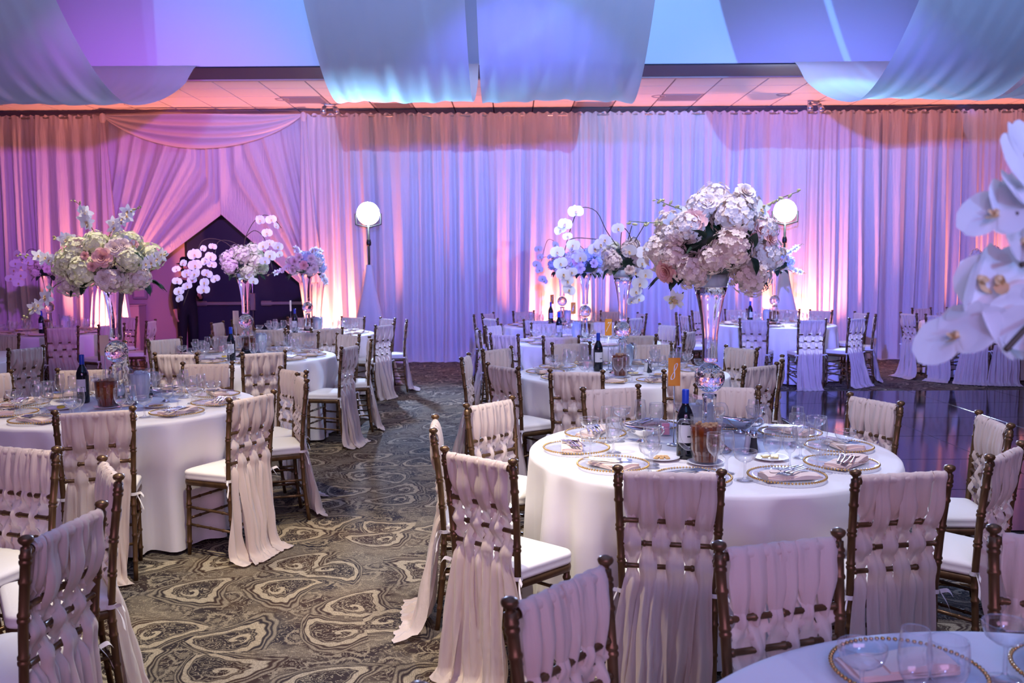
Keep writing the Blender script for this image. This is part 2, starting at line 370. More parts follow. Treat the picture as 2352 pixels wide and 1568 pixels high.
# ------------------------------------------------------------------ measured places (metres)
CENTRES = {'T8': (0.915, 4.16), 'T7': (0.88, 7.16), 'T6': (0.82, 10.1), 'T5': (0.715, 12.8), 'L1': (-2.48, 5.64), 'L2': (-2.55, 8.65), 'L3': (-2.6, 11.5), 'L0': (-6.15, 12.0), 'R1': (3.7, 12.72), 'R2': (6.75, 12.9), 'F1': (1.02, 1.24), 'LF': (-2.42, 2.68), 'L4': (-5.5, 8.6)}
CHAIRS = {
  'T8': [(-0.358, 4.085, 3.5), (-0.134, 3.393, 48.4), (0.548, 3.12, 78.8), (-0.119, 4.748, 318.9), (1.357, 3.091, 99.9), (1.895, 3.42, 134.2), (2.22, 4.117, 173.1), (1.924, 4.753, 202.3), (0.578, 5.255, 290.2), (1.268, 5.29, 252.5)],
  'F1': [(0.108, 2.021, 319.4), (0.7, 2.32, 286.9), (1.47, 2.33, 247.0), (-0.18, 1.31, 355.0)],
  'T7': [(-0.372, 7.111, 353.7), (-0.128, 7.752, 317.7), (-0.068, 6.424, 37.8), (0.434, 6.079, 78.7), (0.541, 8.248, 281.4), (1.257, 8.103, 273.2), (1.965, 7.707, 212.0), (2.047, 6.809, 163.3), (1.758, 6.354, 126.0), (1.2, 6.024, 82.8)],
  'T6': [(-0.221, 10.697, 330.2), (-0.372, 9.962, 6.6), (-0.082, 9.325, 53.5), (0.49, 8.991, 94.4), (1.281, 9.122, 90.2), (1.886, 9.548, 152.6), (1.845, 10.615, 205.7), (0.415, 11.036, 278.4), (1.121, 11.262, 264.1)],
  'T5': [(-0.536, 12.747, 2.4), (-0.357, 13.338, 333.3), (-0.288, 12.141, 33.3), (0.18, 13.874, 296.5), (0.323, 11.666, 70.9), (1.5, 13.707, 229.1), (1.886, 13.06, 192.5), (1.647, 12.044, 140.9)],
  'R1': [(3.482, 14.022, 279.5), (4.25, 13.92, 245.4), (4.667, 13.619, 222.9), (3.098, 11.546, 62.8), (3.8, 11.404, 94.3), (4.464, 11.643, 125.4), (5.005, 12.92, 188.7), (2.855, 13.734, 309.8), (2.36, 12.964, 349.7), (2.39, 12.48, 10.0), (4.93, 12.224, 158.0)],
  'R2': [(6.37, 14.038, 288.5), (5.771, 12.207, 35.3), (6.978, 14.078, 259.0), (6.10, 11.85, 54.0), (6.464, 11.735, 76.2), (5.572, 12.672, 10.9)],
  'L1': [(-2.116, 4.527, 110.0), (-1.454, 5.011, 154.2), (-3.042, 6.393, 281.7), (-2.284, 6.739, 276.8), (-1.528, 6.269, 222.6), (-1.367, 5.84, 202.4), (-3.58, 6.119, 336.5)],
  'L2': [(-2.088, 7.566, 118.4), (-3.489, 9.038, 322.0), (-2.796, 7.48, 86.2), (-2.971, 9.448, 276.3), (-2.272, 9.817, 256.6), (-1.72, 9.463, 229.8), (-1.398, 8.901, 191.8), (-1.462, 8.105, 166.9), (-3.747, 8.561, 4.2)],
  'L3': [(-2.134, 10.394, 112.8), (-2.224, 12.64, 251.7), (-1.69, 12.282, 220.7), (-1.544, 10.929, 151.6), (-1.358, 11.645, 186.7), (-2.765, 10.311, 82.1), (-3.794, 11.615, 354.5), (-2.957, 12.646, 287.3), (-3.624, 12.126, 328.6)],
  'L0': [(-5.437, 10.889, 122.7), (-5.022, 11.314, 148.7), (-4.832, 12.079, 183.4), (-5.54, 13.05, 240.0)],
  'LF': [(-1.458, 3.223, 212.6), (-1.278, 2.533, 173.5), (-1.99, 3.62, 250.0)],
  'L4': [(-4.393, 8.137, 157.3), (-5.544, 9.799, 272.1)],
}
SPRAYS = {
  'L1': [[(-2.498, 1.77), (-2.534, 1.878), (-2.557, 1.958), (-2.603, 2.033)], [(-2.457, 1.797), (-2.386, 1.877), (-2.289, 1.943), (-2.206, 1.988)], [(-2.635, 1.731), (-2.746, 1.678), (-2.854, 1.692), (-2.948, 1.701)], [(-2.634, 1.771), (-2.673, 1.798), (-2.762, 1.804)], [(-2.288, 1.635), (-2.193, 1.647), (-2.096, 1.693), (-2.052, 1.706)], [(-2.698, 1.556), (-2.768, 1.516), (-2.84, 1.421), (-2.892, 1.367), (-2.927, 1.319)], [(-2.39, 1.77), (-2.323, 1.769), (-2.27, 1.729)]],
  'T8': [[(0.847, 1.806), (0.767, 1.855), (0.687, 1.885), (0.628, 1.906)], [(0.828, 1.776), (0.708, 1.806), (0.608, 1.807), (0.509, 1.812)], [(1.026, 1.804), (1.085, 1.853), (1.164, 1.902), (1.243, 1.935)], [(1.047, 1.785), (1.066, 1.834), (1.135, 1.883)], [(0.771, 1.498), (0.721, 1.458), (0.701, 1.478)]],
  'L3': [[(-2.676, 1.682), (-2.789, 1.6), (-2.956, 1.546), (-3.04, 1.508)], [(-2.564, 1.736), (-2.452, 1.817), (-2.342, 1.789)], [(-2.403, 1.57), (-2.339, 1.459), (-2.313, 1.376)], [(-2.675, 1.736), (-2.672, 1.819), (-2.727, 1.847)]],
  'R1': [[(3.756, 1.705), (3.876, 1.795), (4.027, 1.885)], [(3.789, 1.583), (3.943, 1.521), (4.066, 1.472)], [(3.603, 1.706), (3.552, 1.828), (3.569, 1.888)]],
}
PHAL = {
  'L2': ([[(-2.551, 1.714), (-2.712, 1.859), (-2.877, 1.881), (-2.951, 1.778), (-3.025, 1.468), (-3.095, 1.26)], [(-2.531, 1.705), (-2.597, 1.838), (-2.754, 1.859), (-2.802, 1.674), (-2.895, 1.384)], [(-2.537, 1.755), (-2.504, 1.899), (-2.417, 2.042), (-2.311, 2.103), (-2.21, 2.053), (-2.15, 1.979)], [(-2.512, 1.899), (-2.419, 1.96), (-2.33, 1.898), (-2.28, 1.753), (-2.244, 1.587)], [(-2.454, 1.506), (-2.392, 1.485)]], [(-2.961, 1.737, 1), (-2.952, 1.637, 1), (-2.951, 1.551, 1), (-2.864, 1.79, 0.6), (-2.789, 1.81, 0.6), (-3.064, 1.655, 0.7), (-3.136, 1.601, 0.6), (-3.034, 1.559, 0.8), (-2.995, 1.497, 0.7), (-3.12, 1.489, 0.7), (-3.111, 1.394, 0.8), (-3.03, 1.443, 0.7), (-3.105, 1.327, 0.7), (-2.856, 1.674, 0.8), (-2.808, 1.715, 0.8), (-2.803, 1.641, 0.7), (-2.839, 1.558, 0.8), (-2.871, 1.475, 0.8), (-2.886, 1.409, 0.9), (-2.774, 1.508, 0.7), (-2.325, 2.05, 0.9), (-2.23, 2.053, 0.8), (-2.178, 1.995, 0.6), (-2.275, 1.93, 0.8), (-2.316, 1.811, 0.9), (-2.257, 1.835, 0.7), (-2.183, 1.806, 0.8), (-2.252, 1.72, 1), (-2.303, 1.671, 0.8), (-2.156, 1.732, 0.6), (-2.409, 1.485, 0.7), (-2.453, 1.527, 0.6)]),
  'T7': ([[(0.825, 1.766), (0.739, 1.886), (0.67, 2.022), (0.585, 2.063), (0.516, 2.04), (0.465, 1.921), (0.424, 1.785)], [(0.671, 1.818), (0.499, 1.829), (0.43, 1.785), (0.406, 1.649), (0.423, 1.512)], [(0.945, 1.782), (0.91, 1.868), (0.859, 1.895), (0.842, 1.732)], [(0.884, 1.697), (0.911, 1.782), (0.962, 1.833), (1.014, 1.713), (1.022, 1.611), (1.016, 1.439), (0.965, 1.336)], [(0.911, 1.816), (0.934, 1.919)], [(0.962, 1.799), (1.047, 1.952)]], [(0.492, 2.023, 1.1), (0.413, 1.929, 1.0), (0.379, 1.888, 0.9), (0.43, 1.837, 0.7), (0.475, 1.768, 1.0), (0.355, 1.718, 1.0), (0.379, 1.632, 1.0), (0.396, 1.546, 1.1), (0.43, 1.494, 0.9), (0.44, 1.425, 1.0), (0.533, 1.675, 1.0), (0.465, 1.563, 0.8), (0.681, 1.774, 1.0), (0.636, 1.74, 1.0), (0.722, 1.811, 0.9), (0.814, 1.895, 0.9), (0.911, 1.721, 1.1), (1.025, 1.707, 1.2), (1.083, 1.679, 0.9), (0.998, 1.628, 0.9), (1.032, 1.542, 1.0), (0.963, 1.56, 0.9), (0.988, 1.474, 1.1), (0.954, 1.412, 0.9), (0.982, 1.353, 0.8), (0.93, 1.336, 0.7)]),
  'T5': ([[(0.708, 1.817), (0.586, 1.952), (0.494, 1.94), (0.419, 1.666)], [(0.677, 1.664), (0.493, 1.726), (0.401, 1.696)]], [(0.37, 1.837, 0.9), (0.401, 1.727, 0.8), (0.351, 1.617, 1), (0.388, 1.543, 0.9), (0.43, 1.42, 0.9), (0.536, 1.726, 0.7), (0.616, 1.891, 0.9), (0.461, 1.389, 0.8)]),
  'L0': ([[(-6.158, 1.763), (-6.24, 1.855), (-6.326, 1.85), (-6.38, 1.707)]], [(-6.415, 1.793, 1), (-6.361, 1.735, 1.1), (-6.45, 1.678, 1), (-6.378, 1.638, 1), (-6.484, 1.592, 1), (-6.401, 1.523, 1.1), (-6.518, 1.478, 1), (-6.435, 1.42, 1), (-6.302, 1.763, 0.9), (-6.294, 1.695, 0.9)]),
  'T6': ([[(0.825, 1.752), (0.752, 1.824), (0.656, 1.777)]], [(0.752, 1.762, 0.8), (0.694, 1.704, 0.8)]),
  'F1': ([[(0.773, 1.734), (0.738, 1.679), (0.721, 1.636), (0.696, 1.624)], [(0.791, 1.604), (0.742, 1.573), (0.706, 1.536), (0.68, 1.507)], [(0.762, 1.691), (0.719, 1.691), (0.687, 1.693)]], [(0.718, 1.77, 1.25), (0.672, 1.692, 1.0), (0.693, 1.71, 0.8), (0.711, 1.716, 1.0), (0.672, 1.605, 1.05), (0.703, 1.604, 1.1), (0.72, 1.654, 1.1), (0.647, 1.518, 1.2), (0.707, 1.517, 1.1), (0.681, 1.539, 0.9), (0.73, 1.567, 1.0), (0.735, 1.529, 1.0)]),
}
ITEMS = {
  'T8': {'bottle': (0.77, 3.982), 'tea': (0.835, 3.857), 'water': (0.933, 4.399), 'card': (0.772, 4.275), 'salt': (1.092, 4.133), 'pepper': (1.105, 4.084), 'butter': (1.143, 3.944), 'gravy': (0.633, 4.354), 'gravy2': (1.168, 4.58), 'bread': (0.663, 3.958), 'sugar': (0.773, 4.518)},
  'L1': {'bottle': (-2.752, 5.746), 'tea': (-2.503, 5.525), 'water': (-2.421, 5.824), 'salt': (-2.473, 6.06), 'pepper': (-2.418, 5.979), 'gravy': (-2.234, 5.779), 'bread': (-2.205, 5.547), 'lemon': (-2.768, 5.485), 'card': (-2.687, 5.931)},
  'T7': {'bottle': (0.698, 7.288), 'tea': (0.83, 6.884), 'water': (0.958, 7.58), 'card': (0.786, 7.343), 'pepper': (1.094, 7.149), 'salt': (1.08, 7.237), 'gravy': (1.149, 7.323), 'bread': (1.139, 6.977), 'butter': (0.952, 7.042), 'sugar': (0.613, 7.414)},
  'L2': {'bottle': (-2.585, 8.282), 'tea': (-2.575, 8.802), 'water': (-2.538, 9.07), 'card': (-2.775, 9.07), 'sugar': (-2.933, 9.07), 'lemon': (-2.73, 8.523)},
  'T6': {'bottle': (0.55, 10.52), 'tea': (0.855, 10.52), 'water': (0.758, 10.52), 'card': (0.717, 10.52)},
  'T5': {'bottle': (0.57, 13.22), 'tea': (0.729, 13.22), 'water': (0.806, 13.22), 'card': (0.589, 13.22)},
  'L3': {'bottle': (-2.813, 11.692), 'tea': (-2.676, 11.92), 'water': (-2.566, 11.92), 'card': (-2.846, 11.62)},
  'L0': {'bottle': (-6.038, 11.58), 'tea': (-6.162, 11.899), 'water': (-6.154, 12.42), 'card': (-6.021, 11.58)},
  'R1': {'bottle': (3.471, 13.14), 'tea': (3.761, 12.953), 'water': (3.719, 13.14), 'card': (3.599, 13.14)},
  'R2': {'bottle': (7.022, 13.32), 'water': (7.176, 13.32)},
}

# ================================================================== SETTING
CURT_Y, CURT_TOP, CEIL_Z, WALL_Y = 15.1, 4.06, 4.20, 15.92
struct('floor', MB().add([(-13, -5, 0), (13, -5, 0), (13, 16.4, 0), (-13, 16.4, 0)], [(0, 1, 2, 3)]).mesh('floor', M['carpet']))
df = struct('trim_1', MB().bbox(2.80, 11.4, 5.3, 11.28, 0.0, 0.006).mesh('dance_floor_base', M['black'], False), label='dark glossy dance floor laid on the carpet')
pw = (11.38-2.82)/8; pl = (11.26-5.32)/6
pm = MB().bbox(0, pw-0.004, 0, pl-0.004, 0.006, 0.014, 0.003).mesh('floor_panel', M['floorwood'], False)
for i in range(8):
    for j in range(6): ob('floor_panel', pm, df, (2.82+i*pw, 5.32+j*pl, 0))
struct('wall_back', MB().box(-13, 13, WALL_Y, WALL_Y+0.12, 0, 4.4).mesh('wall_back', M['wall'], False))
# lower tile ceiling with its grid, every tile its own piece
ceil = struct('ceiling', MB().box(-13, 13, 12.77, WALL_Y, CEIL_Z+0.012, CEIL_Z+0.1).mesh('ceiling_grid', M['grid'], False))
tm = MB().bbox(0.010, 0.640, 0.010, 0.612, CEIL_Z-0.004, CEIL_Z+0.014, 0.004).mesh('ceiling_tile', M['tile'], False)
vents = {(19, 2), (10, 2), (12, 3), (17, 3)}
vm = MB()
vm.bbox(0.006, 0.644, 0.006, 0.616, CEIL_Z, CEIL_Z+0.014, 0.004)
for q in range(7): vm.box(0.05, 0.60, 0.06+q*0.075, 0.10+q*0.075, CEIL_Z-0.008, CEIL_Z+0.002)
vm = vm.mesh('air_vent', M['vent'], False)
for i in range(31):
    for j in range(5):
        x = -10.03+i*0.65; y = 12.79+j*0.622
        if (i, j) in vents: ob('vent_panel', vm, ceil, (x, y, 0))
        else: ob('ceiling_tile', tm, ceil, (x, y, 0))
# soffit that drops across the room, with the dark track under it
struct('wall_soffit', MB().box(-13, 13, 11.95, 12.05, CEIL_Z, 6.2).mesh('soffit_face', M['soffit'], False))
struct('trim_2', MB().bbox(-13, 13, 11.96, 12.70, CEIL_Z-0.015, CEIL_Z+0.10, 0.006).mesh('dark_track', M['dark'], False), label='dark recessed track under the soffit')
struct('trim_3', MB().bbox(-13, 13, 12.70, 12.785, CEIL_Z-0.03, CEIL_Z+0.10, 0.01).mesh('track_moulding', M['wall'], False))
struct('ceiling_front', MB().box(-13, 13, -5, 11.95, 6.2, 6.3).mesh('ceiling_front', M['soffit'], False))

# ---- recessed downlights and small track heads on the tile ceiling
dlm = MB(); dlm.lathe([(0.115, 0.0), (0.10, -0.012), (0.085, -0.006), (0.08, 0.03)], 24); dlr = dlm.mesh('trim_ring', M['vent'])
dlc = MB().lathe([(0.001, 0.006), (0.082, 0.006)], 24).mesh('dark_can', M['black'])
for (x, y, lab) in ((-3.535, 14.26, 'round recessed downlight in the tile ceiling left of the ceiling drapes'),
                    (2.287, 14.206, 'round recessed downlight in the tile ceiling right of the middle drapes'),
                    (4.191, 14.128, 'round recessed downlight beside the right ceiling drape')):
    t = thing('recessed_downlight', lab, 'ceiling light', (x, y, CEIL_Z-0.004), 0, 'recessed downlights'); ob('trim_ring', dlr, t); ob('can', dlc, t)
def track_head(x, y, lab):
    t = thing('ceiling_spotlight', lab, 'ceiling light', (x, y, CEIL_Z-0.004), 0.3, 'twin spotlights on the ceiling')
    ob('mounting_plate', MB().bbox(-0.09, 0.09, -0.05, 0.05, -0.03, 0, 0.008).mesh('mounting_plate', M['steel'], False), t)
    for s in (-1, 1):
        hm = MB(); hm.tube([(0, 0, -0.03), (0, 0, -0.06)], 0.012); hm.tube([(0.03*s, -0.02, -0.05), (0.05*s, -0.07, -0.15)], [0.035, 0.05], 12)
        ob('spot_head', hm.mesh('spot_head', M['steel']), t, (0.06*s, 0, 0))
track_head(-2.9, 14.75, 'twin spotlight on the ceiling left of the middle drapes')
track_head(4.86, 14.75, 'twin spotlight on the ceiling under the right drape')

# ---- pleated wall drape: one panel per piece of cloth
def fold_y(x, ph):
    return 0.046*math.sin(23*x+1.9*math.sin(3.1*x+ph)+ph)+0.026*math.sin(55*x+2.0*math.sin(4.7*x)+2*ph)*(0.6+0.4*math.sin(2.3*x+ph))+0.034*math.sin(7.3*x+ph*1.7)
def drape_mesh(x0, x1, zt, ph, nx=120, nz=18, yb=CURT_Y):
    P = np.zeros((nx+1, nz+3, 3))
    for i in range(nx+1):
        u = i/nx; x = x0+(x1-x0)*u
        for j in range(nz+1):
            v = j/nz; z = zt*(1-v)+0.02*v
            sway = 0.035*math.sin(3*x+ph)*v+0.02*math.sin(9*x+4*v+ph)*v
            amp = 0.45+0.75*min(1, v*1.6)
            y = yb+amp*fold_y(x+0.02*math.sin(2.2*v+ph), ph)
            if j == 0: y = yb+0.3*fold_y(x, ph)
            P[i, j+1] = (x+sway, y, z+(0.012*math.sin(60*x) if j == 0 else 0))
        P[i, 0] = (x, yb+0.02*math.sin(80*x), zt+0.045+0.014*math.sin(47*x+ph))
        P[i, nz+2] = (P[i, nz+1, 0]+0.02*math.sin(14*x), P[i, nz+1, 1]-0.10-0.05*math.sin(11*x+ph), 0.006)
    return MB().grid(P)
DR_X = [-9.9, -8.9, -7.8, -6.66]
labels_d = ['lilac-lit pleated wall drape panel at the far left edge', 'rose-lit pleated wall drape panel, second from the left edge', 'rose-lit pleated wall drape panel left of the swagged doorway']
for i in range(3):
    o = ob('wall_drape', drape_mesh(DR_X[i], DR_X[i+1]+0.02, CURT_TOP, i*1.3, 110).mesh('wall_drape', M['drape']))
    tag(o, labels_d[i], 'curtain', 'pleated wall drapes')
DRR = [-3.40, -2.35, -1.25, 0.15, 1.55, 2.95, 4.0, 4.85, 6.1, 7.42, 8.6, 9.9]
labr = ['pink-lit drape panel right of the swagged doorway, behind the left lamp', 'violet-lit drape panel just right of the left lamp', 'blue-violet drape panel under the left half of the middle ceiling drapes',
        'drape panel with an amber glow behind the five card table', 'blue-lilac drape panel behind the seven card bouquet', 'lilac drape panel behind the large blush bouquet', 'drape panel directly behind the right lamp',
        'drape panel with an amber glow right of the right lamp', 'lilac drape panel right of the amber glow, far table before it', 'rose-lit drape panel left of the blurred orchid', 'amber-lit drape panel behind the blurred orchid']
for i in range(11):
    o = ob('wall_drape', drape_mesh(DRR[i], DRR[i+1]+0.02, CURT_TOP-0.006*0, 2.1+i*0.9, 120).mesh('wall_drape', M['drape']))
    tag(o, labr[i], 'curtain', 'pleated wall drapes')
# rod the drape hangs from
rod = ob('drape_rod', MB().tube([(-9.95, CURT_Y+0.02, CURT_TOP+0.01), (9.95, CURT_Y+0.02, CURT_TOP+0.01)], 0.02, 10).mesh('drape_rod', M['steel']))
tag(rod, 'thin metal rod carrying the whole wall drape', 'curtain rod')

# ---- doorway curtains pulled aside to the two sides
def door_flap(xo, xi, xg0, xg1, zpeak, zg, ph, nx=90):
    """xo outer top, xi inner top (meeting line), gather between xg0 and xg1 at height zg"""
    rows = 34; P = np.zeros((nx+1, rows, 3))
    for i in range(nx+1):
        u = i/nx; xt = xo+(xi-xo)*u; xg = xg0+(xg1-xg0)*u
        vp = (CURT_TOP-zpeak)/(CURT_TOP-zg)
        for j in range(rows):
            if j <= 24:
                v = j/24; z = CURT_TOP+0.03+(zg-CURT_TOP-0.03)*v
                t0 = vp*u**3
                s = max(0.0, (v-t0)/(1-t0)); s = s**(1.25-0.25*u)
                if u > 0.99: s = max(0.0, (v-vp)/(1-vp))
                x = xt+(xg-xt)*s
                y = CURT_Y-0.02+(0.5+0.4*math.sin(PI*v))*0.9*fold_y(xt*1.0, ph)-0.05*s*u
            else:
                v = (j-24)/9; z = zg*(1-v)+0.01
                x = xg+(u-0.5)*0.22*math.sin(v*1.5); y = CURT_Y-0.07+0.6*fold_y(xt, ph)
            P[i, j] = (x, y, z)
    return MB().grid(P)
o = ob('doorway_curtain', door_flap(-6.64, -4.80, -6.97, -6.42, 2.475, 1.30, 0.4).mesh('doorway_curtain', M['drape'])); tag(o, 'pink-lit doorway curtain pulled aside to the left', 'curtain', 'doorway curtains')
o = ob('doorway_curtain', door_flap(-3.40, -4.80, -3.10, -3.52, 2.475, 1.34, 1.9).mesh('doorway_curtain', M['drape'])); tag(o, 'pink-lit doorway curtain pulled aside to the right, glowing at its foot', 'curtain', 'doorway curtains')
# satin swag over the doorway
P = np.zeros((61, 22, 3))
for i in range(61):
    u = i/60; x = -6.66+3.29*u; sag = 1-(2*u-1)**2
    for j in range(22):
        v = j/21
        z = CURT_TOP+0.03-0.56*v*sag**0.85
        P[i, j] = (x, CURT_Y-0.13-0.05*math.sin(v*19+1.2*math.sin(4*u))*sag-0.05*v*sag, z)
t = thing('swag_valance', 'peach satin swag draped across the top of the doorway', 'curtain', (0, 0, 0))
ob('swag', MB().grid(P).mesh('swag', M['swag']), t)
for sx, n in ((-6.64, 0), (-3.37, 1)):
    km = MB().lathe([(0.005, 0.06), (0.035, 0.045), (0.05, 0.0), (0.045, -0.06), (0.03, -0.10)], 14)
    ob('knot', km.mesh('knot', M['swag']), t, (sx, CURT_Y-0.14, CURT_TOP-0.0))
    P = np.zeros((13, 20, 3))
    for i in range(13):
        u = i/12-0.5
        for j in range(20):
            v = j/19; wd = 0.09+0.20*min(1, v*1.4)
            P[i, j] = (sx+u*wd+0.04*v*(1 if n else 1), CURT_Y-0.15-0.025*math.sin(u*16+n), CURT_TOP-0.06-v*2.65)
    ob('tail', MB().grid(P).mesh('tail', M['swag']), t)

# ---- doors, door hardware and what stands in the opening
d = struct('door_1', MB().bbox(-5.66, -3.32, 15.72, 15.80, 0, 2.5, 0.01).mesh('door_frame', M['black'], False), label='dark double door with push bars behind the doorway curtain')
for x0, x1 in ((-5.60, -4.49), (-4.47, -3.38)):
    lf = ob('door_leaf', MB().bbox(x0, x1, 15.66, 15.72, 0.01, 2.42, 0.008).mesh('door_leaf', M['door'], False), d)
    bm_ = MB(); bm_.bbox(x0+0.14, x1-0.05, 15.585, 15.625, 0.955, 1.01, 0.006); bm_.bbox(x0+0.14, x0+0.32, 15.60, 15.66, 0.94, 1.025, 0.006); bm_.bbox(x1-0.14, x1-0.05, 15.60, 15.66, 0.94, 1.025, 0.006)
    ob('push_bar', bm_.mesh('push_bar', M['steel'], False), lf)
ob('latch_case', MB().bbox(-4.52, -4.43, 15.58, 15.66, 0.86, 1.16, 0.008).mesh('latch_case', M['steel'], False), d)
ob('latch_rod', MB().tube([(-4.475, 15.62, 0.02), (-4.475, 15.62, 2.38)], 0.012).mesh('latch_rod', M['steel']), d)
t = thing('wall_cabinet', 'tall pink-lit cabinet in the left of the doorway', 'cabinet', (-6.60, 15.72, 0))
ob('cabinet_body', MB().bbox(-0.17, 0.17, -0.16, 0.16, 0, 0.95, 0.01).mesh('cabinet_body', M['box'], False), t); ob('cabinet_top', MB().bbox(-0.18, 0.18, -0.17, 0.17, 0.95, 0.975, 0.006).mesh('cabinet_top', M['box'], False), t)
t = thing('wall_panel', 'small grey control panel on the wall in the doorway', 'control panel', (-6.52, 15.9, 1.22))
ob('panel_box', MB().bbox(-0.12, 0.12, -0.06, 0.02, -0.16, 0.16, 0.01).mesh('panel_box', M['vent'], False), t); ob('panel_face', MB().bbox(-0.09, 0.09, -0.07, -0.06, -0.12, 0.12, 0.004).mesh('panel_face', M['box'], False), t)
t = thing('wall_dial', 'tiny round wall control right of the grey panel', 'thermostat', (-6.37, 15.9, 1.24))
ob('dial', MB().lathe([(0.001, 0.05), (0.035, 0.045), (0.04, 0.0)], 16).mesh('dial', M['steel']), t, rot=(PI/2, 0, 0)); ob('dial_plate', MB().bbox(-0.05, 0.05, -0.02, 0.02, -0.07, 0.07, 0.005).mesh('dial_plate', M['vent'], False), t)

# ---- sheer strips slung between soffit and upper ceiling
def strip_mesh(xa, xb, ph, nx=46, ny=56):
    P = np.zeros((nx+1, ny+1, 3))
    for i in range(nx+1):
        u = i/nx; X0 = xa+(xb-xa)*u
        for j in range(ny+1):
            Y = 2.6+(11.94-2.6)*j/ny
            z = 3.203+0.0776*(Y-8.366)**2
            sc = 1+(0.06 if Y < 9.5 else 0.015)*(Y-9.5)
            fl = math.exp(-((Y-8.9)/1.8)**2)
            z += fl*(0.010*math.sin(5*X0+ph)+0.008*math.sin(23*X0+ph*2+0.4*Y))+0.0035*math.sin(38*X0+ph+0.6*Y)
            e = min(u, 1-u)
            z += 0.07*fl*max(0, 0.06-e)/0.06*(-0.35)
            if Y > 11.2: z += (CEIL_Z+0.01-z)*((Y-11.2)/0.74)**1.5
            P[i, j] = (X0*sc, Y, z)
    return MB().grid(P)
STR = [(-7.15, -5.50, 'white sheer ceiling strip at the far left edge'), (-5.48, -3.86, 'wide white sheer ceiling strip sagging at the left'), (-1.76, -0.385, 'left of the two middle sheer ceiling strips, its low edge lit cyan'),
       (-0.285, 1.24, 'right of the two middle sheer ceiling strips, pale diagonal light across it'), (3.50, 4.86, 'sheer ceiling strip sagging at the right, cyan glow behind'), (4.95, 6.5, 'mauve sheer ceiling strip at the far right edge')]
for i, (a, b_, lab) in enumerate(STR):
    o = ob('ceiling_drape', strip_mesh(a, b_, i*1.7).mesh('ceiling_drape', M['sheer'])); tag(o, lab, 'ceiling drape', 'sheer ceiling strips')

# ---- lamps on tripods with stretch covers, and amber uplights
def tripod_lamp(x, y, lab, sgn):
    t = thing('tripod_lamp', lab, 'lamp', (x, y, 0), 0, 'bright lamps on tripods')
    cv = np.zeros((40, 16, 3))
    for i in range(40):
        a = TAU*i/40
        for j in range(16):
            v = j/15; lob = 0.62+0.38*abs(math.cos(1.5*(a+0.5)))**1.5
            r = 0.05+0.40*v**1.25*lob
            cv[i, j] = (r*math.cos(a), r*math.sin(a), 1.62*(1-v)+0.012)
    ob('stretch_cover', MB().grid(cv, close_u=True).mesh('stretch_cover', M['spandex']), t)
    ob('pole', MB().tube([(0, 0, 0.02), (0, 0, 2.25)], 0.018, 10).mesh('pole', M['black']), t)
    ob('collar', MB().lathe([(0.018, -0.05), (0.035, -0.04), (0.04, 0), (0.03, 0.05), (0.018, 0.06)], 12).mesh('collar', M['black']), t, (0, 0, 1.98))
    yk = MB(); yk.tube([(-0.20, 0, 2.44), (-0.20, 0, 2.27), (0, 0, 2.22), (0.20, 0, 2.27), (0.20, 0, 2.44)], 0.012)
    ob('yoke', yk.mesh('yoke', M['black']), t)
    hd = MB().lathe([(0.001, 0.26), (0.09, 0.25), (0.13, 0.16), (0.17, 0.06), (0.180, 0.0), (0.176, -0.004), (0.17, 0.0)], 28)
    h = ob('lamp_head', hd.mesh('lamp_head', M['black']), t, (0, 0, 2.44), (-PI/2+0.10, 0, 0))
    ob('lens', MB().lathe([(0.001, -0.085), (0.08, -0.075), (0.14, -0.05), (0.178, -0.012), (0.180, 0.0)], 28).mesh('lens', M['lens']), h)  # dome enlarged to the spread of the lamp's glare
tripod_lamp(-2.26, 14.4, 'blazing white lamp on a covered tripod, left of the violet drape', -1)
tripod_lamp(4.33, 14.4, 'blazing white lamp on a covered tripod above the far right table', 1)
UPL = ['behind the far left table', 'at the foot of the right doorway curtain', 'behind the five card table', 'behind the far right lamp table', 'behind the blurred orchid']
for i, ux in enumerate(UPX):
    t = thing('uplight', 'black can uplight at the drape, '+UPL[i], 'uplight', (ux, 14.72, 0), 0, 'uplights along the drape')
    ob('can', MB().lathe([(0.001, 0.03), (0.07, 0.03), (0.075, 0.06), (0.075, 0.165), (0.065, 0.168), (0.062, 0.15)], 20).mesh('can', M['black']), t)
    ob('foot', MB().bbox(-0.10, 0.10, -0.06, 0.06, 0.0, 0.02, 0.006).mesh('foot', M['black'], False), t); ob('lens', MB().lathe([(0.001, 0.155), (0.062, 0.155)], 20).mesh('lens', M['amberlens']), t)

